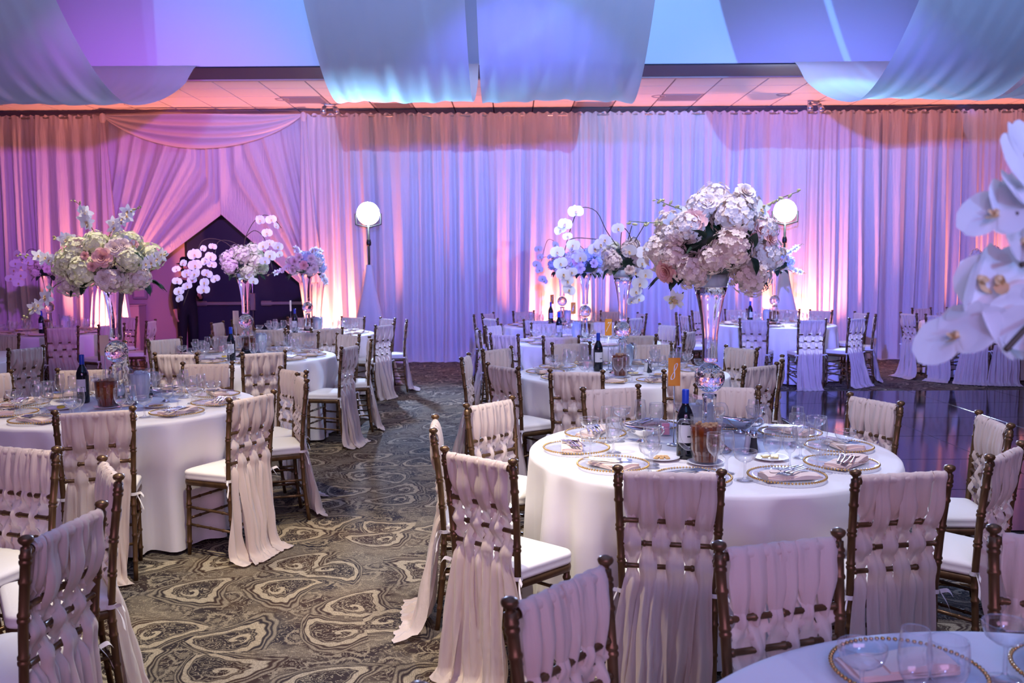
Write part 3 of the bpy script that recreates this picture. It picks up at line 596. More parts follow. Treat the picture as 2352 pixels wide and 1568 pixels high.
# ================================================================== CHAIRS
def post_y(z):
    return float(np.interp(z, [0, 0.22, 0.44, 0.66, 0.895], [-0.195, -0.168, -0.158, -0.172, -0.200]))
def post_x(z):
    return float(np.interp(z, [0, 0.44, 0.895], [0.160, 0.164, 0.180]))
def ringed(p0, p1, r, rings, n=10, seg=20):
    pts = []; rad = []
    p0 = np.array(p0, float); p1 = np.array(p1, float)
    ts = sorted(set([0, 1]+[t+d for t in rings for d in (-0.02, -0.008, 0.008, 0.02)]))
    for t in ts:
        if t < 0 or t > 1: continue
        pts.append(p0+(p1-p0)*t); rad.append(r*1.0+(0.28*r if any(abs(t-q) <= 0.0081 for q in rings) else 0))
    return pts, rad
def back_post_mesh(s):
    mb = MB(); zs = sorted(set(list(np.linspace(0, 0.885, 15))+[q+d for q in (0.10, 0.235, 0.345, 0.395, 0.56, 0.575, 0.68, 0.695, 0.79, 0.845, 0.86) for d in (-0.008, -0.003, 0.003, 0.008)]))
    R = []
    for z in zs:
        b = 0.0145-0.0025*(1-z/0.9) if z > 0.3 else 0.0115+0.004*z
        if any(abs(z-q) <= 0.0031 for q in (0.10, 0.235, 0.345, 0.395, 0.56, 0.575, 0.68, 0.695, 0.79, 0.845, 0.86)): b *= 1.22
        R.append(b)
    mb.tube([(s*post_x(z), post_y(z), z) for z in zs], R, 10)
    c = (s*post_x(0.89), post_y(0.89), 0)
    mb.lathe([(0.0135, 0.880), (0.009, 0.889), (0.010, 0.893), (0.018, 0.900), (0.0205, 0.907), (0.018, 0.914), (0.008, 0.919), (0.0005, 0.920)], 12, c)
    return mb.mesh('back_post', M['gold'])
def front_leg_mesh(s):
    p, r = ringed((s*0.170, 0.143, 0.0), (s*0.168, 0.133, 0.42), 0.0135, (0.18, 0.42, 0.66, 0.70, 0.9))
    r[0] *= 0.75; return MB().tube(p, r, 10).mesh('front_leg', M['gold'])
def rail(p0, p1, r, rings, name):
    p, rr = ringed(p0, p1, r, rings, 8); return MB().tube(p, rr, 8).mesh(name, M['gold'])
def outline(wb, wf, yb, yf, k=0.05, n=6):
    pts = []
    for (x, y, a0) in ((wf-k, yf-k, 0), (-wf+k, yf-k, PI/2), (-wb+k*0.5, yb+k*0.5, PI), (wb-k*0.5, yb+k*0.5, 3*PI/2)):
        kk = k if y > 0 else k*0.5
        for q in range(n): a = a0+PI/2*q/(n-1); pts.append((x+kk*math.cos(a), y+kk*math.sin(a)))
    return pts
def slab(out, layers):
    """layers: (scale, z) rings from bottom to top, caps at both ends"""
    n = len(out); mb = MB(); P = np.zeros((n, len(layers), 3)); cyc = sum(p[1] for p in out)/n
    for i, (x, y) in enumerate(out):
        for j, (s, z) in enumerate(layers): P[i, j] = (x*s, cyc+(y-cyc)*s, z)
    mb.grid(P, close_u=True); m = len(layers)
    mb.f += [tuple(i*m for i in reversed(range(n))), tuple(i*m+m-1 for i in range(n))]; mb.mi += [0, 0]
    return mb
OUT = outline(0.172, 0.192, -0.165, 0.162)
CH = {}
CH['posts'] = [back_post_mesh(-1), back_post_mesh(1)]
CH['legs'] = [front_leg_mesh(-1), front_leg_mesh(1)]
CH['seat'] = slab(OUT, [(0.95, 0.405), (1.0, 0.410), (1.01, 0.425), (1.0, 0.436), (0.97, 0.438)]).mesh('seat_frame', M['gold'])
CH['cushion'] = slab(OUT, [(0.96, 0.438), (1.0, 0.443), (1.012, 0.450), (1.0, 0.455), (1.01, 0.470), (1.012, 0.478), (0.985, 0.486), (0.90, 0.492), (0.6, 0.497), (0.2, 0.499)]).mesh('seat_cushion', M['cushion'])
ties = []
for s in (-1, 1):
    mb = MB(); a = np.linspace(0, TAU, 14); px, py = s*0.1645, -0.158
    for z in (0.452,): mb.grid(np.array([[(px+0.0185*math.cos(q), py+0.0185*math.sin(q), z+dz) for dz in (-0.008, 0.008)] for q in a]))
    for (dx, dz, ln) in ((0.03, 0.01, 0.05), (0.028, -0.05, 0.07)):
        pts = spline([(px+s*0.016, py-0.012, 0.452), (px+s*(0.02+dx*0.5), py-0.03, 0.452+dz*0.8), (px+s*(0.02+dx), py-0.035, 0.452+dz-ln*0.4)], 8)
        P = np.array([[(p[0], p[1]+d*0.004, p[2]+d*0.006) for d in (-1, 1)] for p in pts]); mb.grid(P)
    ties.append(mb.mesh('cushion_tie', M['tie']))
CH['ties'] = ties
ry = lambda z: post_y(z)
CH['top_rail'] = rail((-post_x(.875), ry(.875), .875), (post_x(.875), ry(.875), .875), 0.012, (0.03, 0.97), 'top_rail')
SL = (0.715, 0.630, 0.545)
CH['slats'] = [rail((-post_x(z), ry(z), z), (post_x(z), ry(z), z), 0.0095, (0.05, 0.25, 0.5, 0.75, 0.95), 'slat') for z in SL]
CH['str'] = []
for z in (0.165, 0.265): CH['str'] += [rail((s*0.162, -0.17, z), (s*0.169, 0.137, z+0.012), 0.0078, (0.2, 0.5, 0.8), 'stretcher') for s in (-1, 1)]
CH['str'] += [rail((-0.169, 0.138, z), (0.169, 0.138, z), 0.0078, (0.25, 0.5, 0.75), 'stretcher') for z in (0.21, 0.32)]
CH['str'] += [rail((-0.161, -0.172, 0.19), (0.161, -0.172, 0.19), 0.0078, (0.25, 0.5, 0.75), 'stretcher')]

def sash_set(seed):
    rg = random.Random(seed); bands = []; nb = 6
    flip = rg.choice((1, -1)); drift = rg.uniform(-0.06, 0.06); puddle = rg.uniform(0.02, 0.10); spread = rg.uniform(0.056, 0.084)
    for c in range(nb):
        k = c-2.5; s = flip*(1 if c % 2 == 0 else -1); x0 = k*0.0530+rg.uniform(-0.010, 0.010)
        yb = lambda z, d: post_y(z)+d
        w0 = rg.uniform(0.052, 0.080)
        x1 = k*0.0505+rg.uniform(-0.004, 0.004)
        xf = k*spread*0.83+drift+rg.uniform(-0.03, 0.03); dy = rg.uniform(-.022, .022); hem = rg.uniform(0.0, 0.05)
        wL = lambda sgn: 0.034 if sgn > 0 else 0.066
        keys = [(x0, yb(.70, .003), 0.690, 0.026, .002), (x0, yb(.745, .016), 0.745, 0.050, .003), (x0, yb(.80, .024), 0.80, w0*1.05, .004), (x0, yb(.87, .019), 0.872, w0, .0045), (x0, yb(.89, .004), 0.8985, w0, .004), (x0, yb(.885, -.017), 0.886, w0, .004),
                (x0, yb(.84, -.021), 0.835, w0, .005), (x0+(x1-x0)*.5, yb(.77, -.014 if s > 0 else -.034), 0.77, w0*(0.95 if s > 0 else 1.12), .005),
                (x1, yb(SL[0], .019 if s > 0 else -.026), SL[0], wL(s), .004), (x1, yb(.672, -.002), 0.672, 0.060, .004),
                (x1, yb(SL[1], -.026 if s > 0 else .019), SL[1], wL(-s), .004), (x1, yb(.588, -.002), 0.588, 0.058, .004),
                (x1, yb(SL[2], .018 if s > 0 else -.027), SL[2], wL(s), .004), (x1*1.0, yb(.50, -.024), 0.495, 0.058, .007),
                (x1+(xf-x1)*.25, -0.200+dy*.5, 0.40, 0.070, .012), (x1+(xf-x1)*.6, -0.222+dy, 0.24, 0.088, .019),
                (xf, -0.245+dy*1.3, 0.08, 0.105, .026), (xf*1.03, -0.262+dy-puddle*0.4, 0.016, 0.118, .020), (xf*1.06+rg.uniform(-.03, .03), -0.275+dy-puddle, 0.006+hem*.0, 0.125, .006)]
        pts = spline(keys, 52); ph = rg.uniform(0, TAU); m = 11; P = np.zeros((52, m, 3))
        ff = rg.uniform(1.1, 1.8)
        for i, (x, y, z, wd, amp) in enumerate(pts):
            low = max(0.0, min(1.0, (0.45-z)/0.4))
            for j in range(m):
                v = 2*j/(m-1)-1
                fy = amp*math.sin(v*PI*ff+ph+z*7)+amp*0.32*math.sin(v*PI*3.6+ph*2-z*11)
                edge = 0.015*v*v*(1-low)*(1 if z < .86 else .3)
                back = y < post_y(max(z, 0))
                yy = y+fy+(edge if back else -edge)
                zz = max(z, 0.004)+(abs(fy)*0.8+0.003 if z < 0.03 else 0)
                P[i, j] = (x+v*wd/2+0.004*math.sin(z*21+ph)*low, yy, zz)
        bands.append(MB().grid(P).mesh('sash_band', M['sash']))
    # gathered roll over the top rail
    nx = 46; P = np.zeros((nx, 11, 3))
    for i in range(nx):
        x = -0.160+0.320*i/(nx-1)
        r = 0.0165+0.0018*math.sin(90*x+seed)+0.0012*math.sin(170*x)
        for j in range(11):
            a = math.radians(-35+250*j/10); P[i, j] = (x, ry(.876)+r*math.cos(a), .876+r*math.sin(a))
    return MB().grid(P).mesh('sash', M['sash']), bands
SASH = [sash_set(11+q*7) for q in range(5)]

def make_chair(x, y, ang, label, group, var, far=False):
    """ang: direction the sitter faces, degrees; x, y: middle of the back"""
    a = math.radians(ang)-PI/2
    ox, oy = x-(-math.sin(a))*(-0.20), y-math.cos(a)*(-0.20)
    t = thing('banquet_chair', label, 'chair', (ox, oy, 0), a, group)
    for m in CH['posts']: ob('back_post', m, t)
    for m in CH['legs']: ob('front_leg', m, t)
    ob('seat_frame', CH['seat'], t); cu = ob('seat_cushion', CH['cushion'], t)
    for m in CH['ties']: ob('cushion_tie', m, cu)
    ob('top_rail', CH['top_rail'], t)
    for m in CH['slats']: ob('slat', m, t)
    for m in CH['str']: ob('stretcher', m, t)
    sm, bands = SASH[var % len(SASH)]
    s = ob('sash', sm, t)
    for b in bands: ob('sash_band', b, s)
    return t

SHORT = {'T8': 'near right table, eight card', 'T7': 'middle table, seven card', 'T6': 'table behind, six card', 'T5': 'distant table, five card', 'L1': 'large left front table', 'L2': 'left table with cascading orchids',
         'L3': 'table before the dark doors', 'L0': 'red-lit far left table', 'L4': 'table cut by left frame edge', 'LF': 'group at lower left corner',
         'F1': 'lower right corner table', 'R1': 'far table under right lamp', 'R2': 'far right table behind orchids'}
POS = ['near right', 'right front', 'right middle', 'right rear', 'far right', 'far left', 'left rear', 'left middle', 'left front', 'near left', 'second left middle']
def seat_index(cx, cy, x, y):
    phi = math.degrees(math.atan2(x-cx, -(y-cy))) % 360
    return phi
n_ch = 0
for key, lst in CHAIRS.items():
    cx, cy = CENTRES[key]; taken = set()
    order = sorted(lst, key=lambda c: abs(((seat_index(cx, cy, c[0], c[1])-18) % 36+18) % 36-18))
    for (x, y, ang) in order:
        phi = seat_index(cx, cy, x, y)
        cand = sorted(range(10), key=lambda k: abs((phi-(18+36*k)+180) % 360-180))
        k = next((c for c in cand if c not in taken), 10); taken.add(k)
        make_chair(x, y, ang, 'cream-sashed gold chair, %s seat, %s' % (POS[k], SHORT[key]), 'chairs around the '+SHORT[key], n_ch*3+k)
        n_ch += 1

# ================================================================== TABLES
TR, TZ = 0.83, 0.760
def cloth_mesh(seed, limits=()):
    rg = random.Random(seed); n = 200; ph = [rg.uniform(0, TAU) for _ in range(4)]
    prof = [(0.001, 0), (0.5, 0), (0.98, 0), (1.0, 0.0015), (1.008, 0.008)]
    zs = [0.02, 0.05, 0.10, 0.17, 0.26, 0.36, 0.46, 0.56, 0.65, 0.715, 0.738]
    P = np.zeros((n, len(prof)+len(zs), 3))
    for i in range(n):
        a = TAU*i/n
        w = 0.55*math.sin(17*a+1.1*math.sin(3*a+ph[0])+ph[1])+0.3*math.sin(29*a+ph[2]+1.5*math.sin(2*a))+0.25*math.sin(8*a+ph[3])
        w = math.copysign(abs(w)**0.8, w)
        for j, (r, dz) in enumerate(prof): P[i, j] = (TR*r*math.cos(a), TR*r*math.sin(a), TZ-dz)
        for j, d in enumerate(zs):
            v = d/0.738; r = TR*1.012+0.022*v+(0.010+0.058*v**0.75)*w*min(1, v*7)
            low = max(0.0, min(1.0, (d-0.16)/0.14))
            for (ac, lim) in limits:   # a seat pushed against the cloth presses it in
                da = abs((a-ac+PI) % TAU-PI)
                press = max(0.0, min(1.0, (0.42-da)/0.16)); press = press*press*(3-2*press)*low
                if TR*1.03 > lim: r -= (TR*1.03-lim)*press
            P[i, len(prof)+j] = (r*math.cos(a), r*math.sin(a), TZ-d)
    return MB().grid(P, close_u=True).mesh('tablecloth', M['cloth'])
tt = MB().lathe([(0.001, TZ-0.030), (TR-0.03, TZ-0.030), (TR-0.012, TZ-0.024), (TR-0.012, TZ-0.008), (0.001, TZ-0.006)], 40).mesh('tabletop', M['box'])
tl = MB().tube([(0, 0, 0.0), (0, 0, TZ-0.03)], 0.018, 8).mesh('leg', M['black'])
for i, (key, (cx, cy)) in enumerate(CENTRES.items()):
    if key == 'LF': continue
    t = thing('round_table', 'round banquet table hidden under the cloth of the '+SHORT[key], 'table', (cx, cy, 0), 0, 'round banquet tables')
    ob('tabletop', tt, t)
    for sx in (-1, 1):
        for sy in (-1, 1): ob('leg', tl, t, (sx*0.45, sy*0.45, 0))
    lims = [(math.atan2(y-cy, x-cx), math.hypot(x-cx, y-cy)-0.392) for (x, y, _) in CHAIRS.get(key, [])]
    o = ob('tablecloth', cloth_mesh(3+i*11, lims), None, (cx, cy, 0)); tag(o, 'floor-length ivory tablecloth on the '+SHORT[key], 'tablecloth', 'ivory tablecloths')

# ------------------------------------------------------------------ tableware meshes
T = {}
T['goblet'] = MB().lathe([(0.001, .001), (.033, .001), (.034, .003), (.010, .010), (.0055, .018), (.005, .045), (.0075, .052), (.006, .058), (.014, .066), (.030, .082), (.037, .102), (.0385, .125), (.036, .158), (.0353, .160), (.034, .158)], 18).mesh('water_goblet', M['glass'])
T['wine'] = MB().lathe([(0.001, .001), (.031, .001), (.032, .003), (.009, .009), (.0045, .018), (.0042, .055), (.006, .064), (.018, .074), (.028, .092), (.0315, .115), (.030, .145), (.026, .176), (.0255, .178), (.025, .176)], 18).mesh('wine_glass', M['glass'])
T['coupe'] = MB().lathe([(0.001, .001), (.032, .001), (.033, .003), (.010, .008), (.0045, .018), (.0042, .066), (.007, .074), (.022, .080), (.040, .093), (.0465, .112), (.0475, .124), (.0465, .125), (.0455, .122)], 20).mesh('coupe_glass', M['glass'])
T['charger'] = MB().lathe([(0.001, .003), (.085, .003), (.105, .0035), (.130, .012), (.148, .015), (.150, .0165), (.148, .018), (.130, .015), (.10, .0065), (0.001, .006)], 40).mesh('charger', M['plate'])
def ico(r, c):
    p = (1+5**.5)/2; V = [(-1, p, 0), (1, p, 0), (-1, -p, 0), (1, -p, 0), (0, -1, p), (0, 1, p), (0, -1, -p), (0, 1, -p), (p, 0, -1), (p, 0, 1), (-p, 0, -1), (-p, 0, 1)]
    s = r/math.sqrt(1+p*p); F = [(0, 11, 5), (0, 5, 1), (0, 1, 7), (0, 7, 10), (0, 10, 11), (1, 5, 9), (5, 11, 4), (11, 10, 2), (10, 7, 6), (7, 1, 8), (3, 9, 4), (3, 4, 2), (3, 2, 6), (3, 6, 8), (3, 8, 9), (4, 9, 5), (2, 4, 11), (6, 2, 10), (8, 6, 7), (9, 8, 1)]
    return [(v[0]*s+c[0], v[1]*s+c[1], v[2]*s+c[2]) for v in V], F
bm = MB()
for q in range(72):
    a = TAU*q/72; bm.add(*ico(0.0056, (0.1525*math.cos(a), 0.1525*math.sin(a), 0.017)))
T['beads'] = bm.mesh('gold_beads', M['gold2'])
def napkin_mesh(seed):
    rg = random.Random(seed); mb = MB()
    for L, (w, h, z0, dx) in enumerate(((0.115, 0.050, 0.0, 0), (0.112, 0.047, 0.006, 0.004), (0.075, 0.046, 0.012, 0.034))):
        n, m = 14, 8; top = np.zeros((n, m, 3)); bot = np.zeros((n, m, 3))
        for i in range(n):
            for j in range(m):
                x = -w+2*w*i/(n-1)+dx; y = -h+2*h*j/(m-1)
                z = z0+0.003*math.sin(x*38+seed+L)+0.0035*math.sin(y*50+L)+0.006*max(0, math.sin(x*20+L*2+seed))
                e = 1-0.02*abs(math.sin(i+L)); top[i, j] = (x, y*e, z+0.007); bot[i, j] = (x, y*e, z0*0.9)
        mb.grid(top); mb.grid(bot)
        loop = [(i, 0) for i in range(n)]+[(n-1, j) for j in range(m)]+[(i, m-1) for i in reversed(range(n))]+[(0, j) for j in reversed(range(m))]
        mb.grid(np.array([[top[p], bot[p]] for p in loop]))
    return mb.mesh('folded_napkin', M['napkin'])
T['napkin'] = [napkin_mesh(s) for s in (1, 2, 3)]
def strip3(pts, wid, th, mb):
    P = np.zeros((len(pts), 6, 3))
    for i, ((x, y, z), w_) in enumerate(zip(pts, wid)):
        P[i] = [(x, y-w_, z), (x, y-w_*0.6, z+th), (x, y+w_*0.6, z+th), (x, y+w_, z), (x, y+w_*0.6, z-th*0.3), (x, y-w_*0.6, z-th*0.3)]
    mb.grid(P, close_v=True)
fm = MB(); strip3([(x, 0, 0.004*math.sin((x+.1)*14)+0.003) for x in np.linspace(-.095, .045, 10)], [.0065, .0065, .0055, .0045, .0038, .0032, .003, .0032, .006, .011], .002, fm)
for q in range(4): strip3([(x, -0.009+q*0.006, 0.004+0.003*math.sin((x-.045)*50)) for x in np.linspace(.043, .092, 5)], [.0018]*4+[.0008], .0015, fm)
T['fork'] = fm.mesh('fork', M['silver'])
km = MB(); strip3([(x, 0, 0.003) for x in np.linspace(-.11, .11, 12)], [.005, .0065, .0065, .006, .0055, .005, .005, .009, .0095, .009, .007, .001], .002, km); T['knife'] = km.mesh('knife', M['silver'])
sm_ = MB(); strip3([(x, 0, 0.005*math.sin((x+.1)*14)+0.003) for x in np.linspace(-.095, .04, 9)], [.006, .006, .005, .004, .0035, .003, .003, .0035, .005], .002, sm_)
P = np.zeros((16, 5, 3))
for i in range(16):
    for j in range(5): a = TAU*i/16; r = j/4; P[i, j] = (.068+.030*r*math.cos(a), .019*r*math.sin(a), .001+.007*r*r)
sm_.grid(P, close_u=True); T['spoon'] = sm_.mesh('spoon', M['silver'])

def setting(key, k, cx, cy, full, rg, rr=0.615, label_tbl=None):
    tb = SHORT[key]; phi = math.radians(18+36*k); d = Vector((math.sin(phi), -math.cos(phi), 0)); inw = -d; tang = Vector((d.y, -d.x, 0))   # tang: diner's right... 
    right = Vector((inw.y, -inw.x, 0))
    pos = POS[k]; c = Vector((cx, cy, TZ+0.001))
    p = c+d*(rr+rg.uniform(-.02, .015)); az = math.atan2(inw.y, inw.x)-PI/2
    t = thing('charger_plate', 'clear glass charger with gold beaded rim, %s place, %s' % (pos, tb), 'plate', p, rg.uniform(0, 1), 'beaded chargers')
    ob('charger', T['charger'], t); ob('beaded_rim', T['beads'], t)
    if rg.random() < 0.93 or full:
        rot = az+rg.uniform(-.25, .25)+(PI if rg.random() < .5 else 0)
        q = p+right*rg.uniform(-.02, .03)-inw*0.02
        n = ob('folded_napkin', T['napkin'][rg.randrange(3)], None, (q.x, q.y, TZ+0.0105), (0, 0, rot)); tag(n, 'blush folded napkin on the charger, %s place, %s' % (pos, tb), 'napkin', 'blush napkins')
        if full:
            base = rot+rg.uniform(.25, .6)
            for q_, (nm, off) in enumerate((('fork', 0.026), ('fork', 0.006), ('knife', -0.012), ('spoon', -0.030))):
                v = Vector((-math.sin(base), math.cos(base), 0)); lp = q+v*off-Vector((math.cos(base), math.sin(base), 0))*rg.uniform(-.0, .02)
                lab = {'fork': ('outer' if q_ == 0 else 'inner')+' silver fork', 'knife': 'silver table knife', 'spoon': 'silver spoon'}[nm]
                o = ob(nm, T[nm], None, (lp.x, lp.y, TZ+0.0335), (0, 0.02, base+PI*0+rg.uniform(-.08, .08))); tag(o, '%s tucked in the napkin, %s place, %s' % (lab, pos, tb), nm, nm+'s on the napkins')
    for nm, r_, s_, lab in (('goblet', .43, .055, 'rounded stemmed water goblet'), ('wine', .46, .125, 'slim stemmed wine glass'), ('coupe', .56, .185, 'wide stemmed coupe glass')):
        g = c+d*(r_+rg.uniform(-.02, .02))+right*(s_+rg.uniform(-.015, .015))
        o = ob({'goblet': 'water_goblet', 'wine': 'wine_glass', 'coupe': 'coupe_glass'}[nm], T[nm], None, (g.x, g.y, TZ+0.001), (0, 0, rg.uniform(0, 6)))
        tag(o, '%s, %s place, %s' % (lab, pos, tb), 'glass', {'goblet': 'water goblets', 'wine': 'wine glasses', 'coupe': 'coupe glasses'}[nm])

# ------------------------------------------------------------------ centre items
bot_prof = [(0.001, .002), (.034, .002), (.0375, .006), (.038, .02), (.038, .175), (.036, .195), (.026, .222), (.0165, .240), (.0145, .255)]
B_body = MB().lathe(bot_prof+[(.0145, .30), (.001, .30)], 22).mesh('bottle_body', M['bottle'])
B_cap = MB().lathe([(.0152, .232), (.0155, .245), (.0158, .306), (.0145, .310), (.001, .3105)], 18).mesh('capsule', M['capsule'])
P = np.array([[(.0386*math.cos(a), .0386*math.sin(a), z) for z in (.075, .155)] for a in np.linspace(-PI/2-0.95, -PI/2+0.95, 14)]); B_lab = MB().grid(P).mesh('label', M['paper'])
P = np.array([[(.0389*math.cos(a), .0389*math.sin(a), z) for z in (.100, .107)] for a in np.linspace(-PI/2+0.15, -PI/2+0.75, 6)]); B_bar = MB().grid(P).mesh('label_print', M['ink'])
def bottle(x, y, tb):
    t = thing('wine_bottle', 'dark wine bottle with blue neck capsule on the '+tb, 'bottle', (x, y, TZ+0.001), rnd.uniform(-.5, .5), 'wine bottles')
    ob('bottle_body', B_body, t); ob('capsule', B_cap, t); l = ob('bottle_label', B_lab, t); ob('label_print', B_bar, l)
def pitch_prof(h): return [(0.001, .003), (.048, .003), (.052, .008), (.055, .035), (.064, .055), (.067, h*0.6), (.069, h*0.92), (.072, h)]
PT_body = MB().lathe(pitch_prof(.205), 10)
for v_i, v in enumerate(PT_body.v):   # pull the spout up and out
    x, y, z = v
    if z > .17 and y > 0.02: PT_body.v[v_i] = (x, y+0.012*(z-.17)/.035, z+0.022*(z-.17)/.035*max(0, y/.07))
PT_body = PT_body.mesh('pitcher_body', M['pitch'], False)
hp = spline([(0, -.066, .175), (0, -.105, .178), (0, -.118, .14), (0, -.110, .09), (0, -.085, .06), (0, -.062, .058)], 16)
PT_handle = MB().tube(hp, [.010]*16, 8).mesh('pitcher_handle', M['pitch'])
PT_tea = MB().lathe([(0.001, .006), (.046, .006), (.050, .010), (.053, .036), (.062, .056), (.065, .12), (.0665, .160), (.001, .162)], 20).mesh('iced_tea', M['tea'])
im = MB(); rg0 = random.Random(5)
for q in range(20):
    a = rg0.uniform(0, TAU); r = rg0.uniform(0, .048); s = .010; V, F = ico(.013, (r*math.cos(a), r*math.sin(a), .160+rg0.uniform(-.004, .006))); im.add(V, F)
PT_ice = im.mesh('ice_cubes', M['ice'], False)
PT_water = MB().lathe([(0.001, .006), (.046, .006), (.050, .010), (.053, .036), (.062, .056), (.065, .12), (.0665, .175), (.001, .178)], 20).mesh('ice_water', M['water'])
im = MB()
for q in range(20):
    a = rg0.uniform(0, TAU); r = rg0.uniform(0, .046); V, F = ico(.014, (r*math.cos(a), r*math.sin(a), .178+rg0.uniform(-.004, .008))); im.add(V, F)
PT_ice2 = im.mesh('ice_cubes', M['water'], False)
def pitcher(kind, x, y, tb, rz):
    t = thing(kind+'_pitcher', ('clear faceted pitcher of red-brown iced tea on the ' if kind == 'tea' else 'frosty pitcher of iced water on the ')+tb, 'pitcher', (x, y, TZ+(0.010 if kind == 'tea' else 0.001)), rz, kind+' pitchers')
    ob('pitcher_body', PT_body, t); ob('pitcher_handle', PT_handle, t); ob('iced_tea' if kind == 'tea' else 'ice_water', PT_tea if kind == 'tea' else PT_water, t)
    i = ob('ice_cubes', PT_ice if kind == 'tea' else PT_ice2, t); i['kind'] = 'stuff'
SAU = MB().lathe([(0.001, .003), (.045, .003), (.055, .004), (.078, .011), (.080, .013), (.077, .013), (.055, .007), (0.001, .006)], 28).mesh('saucer', M['china'])
def saucer(x, y, lab, grp='white saucers'):
    o = ob('saucer', SAU, None, (x, y, TZ+0.001)); tag(o, lab, 'saucer', grp)
def shaker(kind, x, y, tb):
    t = thing(kind+'_shaker', 'glass %s shaker with silver top on the %s' % (kind, tb), 'shaker', (x, y, TZ+0.001), 0, kind+' shakers')
    ob('shaker_body', MB().lathe([(0.001, .001), (.020, .001), (.021, .006), (.015, .05), (.0135, .074)], 8).mesh('shaker_body', M[kind]), t)
    ob('shaker_top', MB().lathe([(.0150, .072), (.0155, .086), (.010, .098), (.001, .101)], 14).mesh('shaker_top', M['silver']), t)
def gravy(x, y, lab, rz):
    t = thing('gravy_boat', lab, 'gravy boat', (x, y, TZ+0.001), rz, 'silver gravy boats')
    P = np.zeros((26, 9, 3)); rad = [.026, .027, .012, .012, .035, .052, .058, .060, .0585]; zz = [0.001, .006, .014, .02, .032, .048, .062, .068, .066]
    for i in range(26):
        a = TAU*i/26
        for j in range(9):
            ex = 1+(0.55*max(0, math.cos(a))**6 if j > 4 else 0); up = .016*max(0, math.cos(a))**4*(j/8)**2 if j > 4 else 0
            P[i, j] = (rad[j]*1.25*ex*math.cos(a) if j > 3 else rad[j]*math.cos(a), rad[j]*.72*math.sin(a) if j > 3 else rad[j]*math.sin(a), zz[j]+up)
    ob('bowl', MB().grid(P, close_u=True).mesh('bowl', M['silver']), t)
    ob('handle', MB().tube(spline([(-.068, 0, .058), (-.10, 0, .085), (-.118, 0, .07), (-.10, 0, .045), (-.06, 0, .038)], 12), .004, 6).mesh('handle', M['silver']), t)
    ob('dressing', MB().lathe([(0.001, .052), (.052, .052)], 20, ell=(1.15, .68)).mesh('dressing', M['gravy']), t)
STAND = MB().lathe([(0.001, .001), (.032, .001), (.033, .004), (.008, .007), (.0035, .012)], 16).tube([(0, 0, .008), (0, 0, .285)], .0028, 8).tube([(.012*math.cos(a), 0.004, .300+.016*math.sin(a)) for a in np.linspace(-1.4, 4.6, 18)], .0016, 6).mesh('wire_stand', M['steel'])
def digit_mesh(ch):
    t = np.linspace(0, 1, 60)
    if ch == '8': pts = [(.30*math.sin(2*TAU*q+.0)*(0.8 if math.cos(TAU*q) > 0 else 1.0), .95*math.cos(TAU*q)) for q in t]
    elif ch == '7': pts = list(map(tuple, spline([(-.42, .62), (-.38, .92), (-.10, .80), (.18, .84), (.42, 1.0), (.20, .45), (-.05, -.1), (-.30, -.95)], 60)))
    elif ch == '6': pts = list(map(tuple, spline([(.30, .95), (.0, .75), (-.25, .1), (-.28, -.45), (-.05, -.9), (.25, -.6), (.25, -.2), (.0, .0), (-.26, -.3)], 60)))
    else: pts = list(map(tuple, spline([(.40, .95), (.05, .85), (-.15, .9), (-.25, .25), (.0, .3), (.28, .0), (.22, -.55), (-.05, -.92), (-.35, -.75)], 60)))
    P = np.zeros((60, 2, 3)); pts = np.array(pts); tg = np.gradient(pts, axis=0); nib = np.array([math.cos(0.5), math.sin(0.5)])
    for i in range(60):
        tt_ = tg[i]/(np.linalg.norm(tg[i])+1e-9); nrm = np.array([-tt_[1], tt_[0]])
        wv = 0.035+0.085*abs(nrm@nib)**1.5
        for s in (0, 1):
            p = pts[i]+nrm*(wv if s else -wv)*0.8; x = p[0]*.026+p[1]*.011; z = p[1]*.040
            P[i, s] = (x, -0.0022-0.0001*(i % 2), z)
    return MB().grid(P).mesh('digit', M['white'], False)
def number_card(x, y, ch, lab, rz, front=True):
    t = thing('number_card_holder', lab, 'table card', (x, y, TZ+0.001), rz, 'table number cards')
    ob('wire_stand', STAND, t)
    c = ob('card', MB().bbox(-.029, .029, -.0012, .0012, .285, .420, .0005).mesh('card', M['orange'] if front else M['cardback'], False), t)
    if ch: ob('digit', digit_mesh(ch), c, (0, 0, .355))
BUT = MB().bbox(-.018, .018, -.012, .012, 0, .010, .003).mesh('butter_pat', M['butter'], False)
CRK = MB().bbox(-.030, .030, -.010, .010, 0, .006, .002).mesh('cracker', M['bread'], False)
PKT = MB().bbox(-.019, .019, -.0015, .0015, 0, .058, .001).mesh('packet', M['sugar'], False); PKT2 = MB().bbox(-.019, .019, -.0015, .0015, 0, .058, .001).mesh('packet', M['pink'], False)
CAD = MB().lathe([(0.001, .002), (.030, .002), (.033, .006), (.034, .048), (.033, .049), (.032, .046)], 8).mesh('caddy_glass', M['pitch'])
LEM = MB().lathe([(0.001, .0), (.022, 0), (.024, .003), (.022, .006), (.001, .006)], 18).mesh('lemon_slice', M['lemon'])
rnd = random.Random(99)
CARD = {'T8': ('8', 'orange card numbered eight on a wire stand', .05), 'T7': ('7', 'orange card numbered seven on a wire stand', .12), 'T6': ('6', 'orange card numbered six on a wire stand', .2), 'T5': ('5', 'brownish card numbered five on a wire stand in the distance', .5),
        'L1': ('', 'peach card back on a stand beside the crystal ball, left front table', 0.1), 'L2': ('', 'pink-lit card back on a stand, left table with cascading orchids', .05), 'L3': ('', 'number card seen edge-on before the dark doors', 1.45),
        'L0': ('', 'tan card back on a stand on the red-lit far left table', .2), 'R1': ('', 'number card seen edge-on under the right lamp', 1.5)}
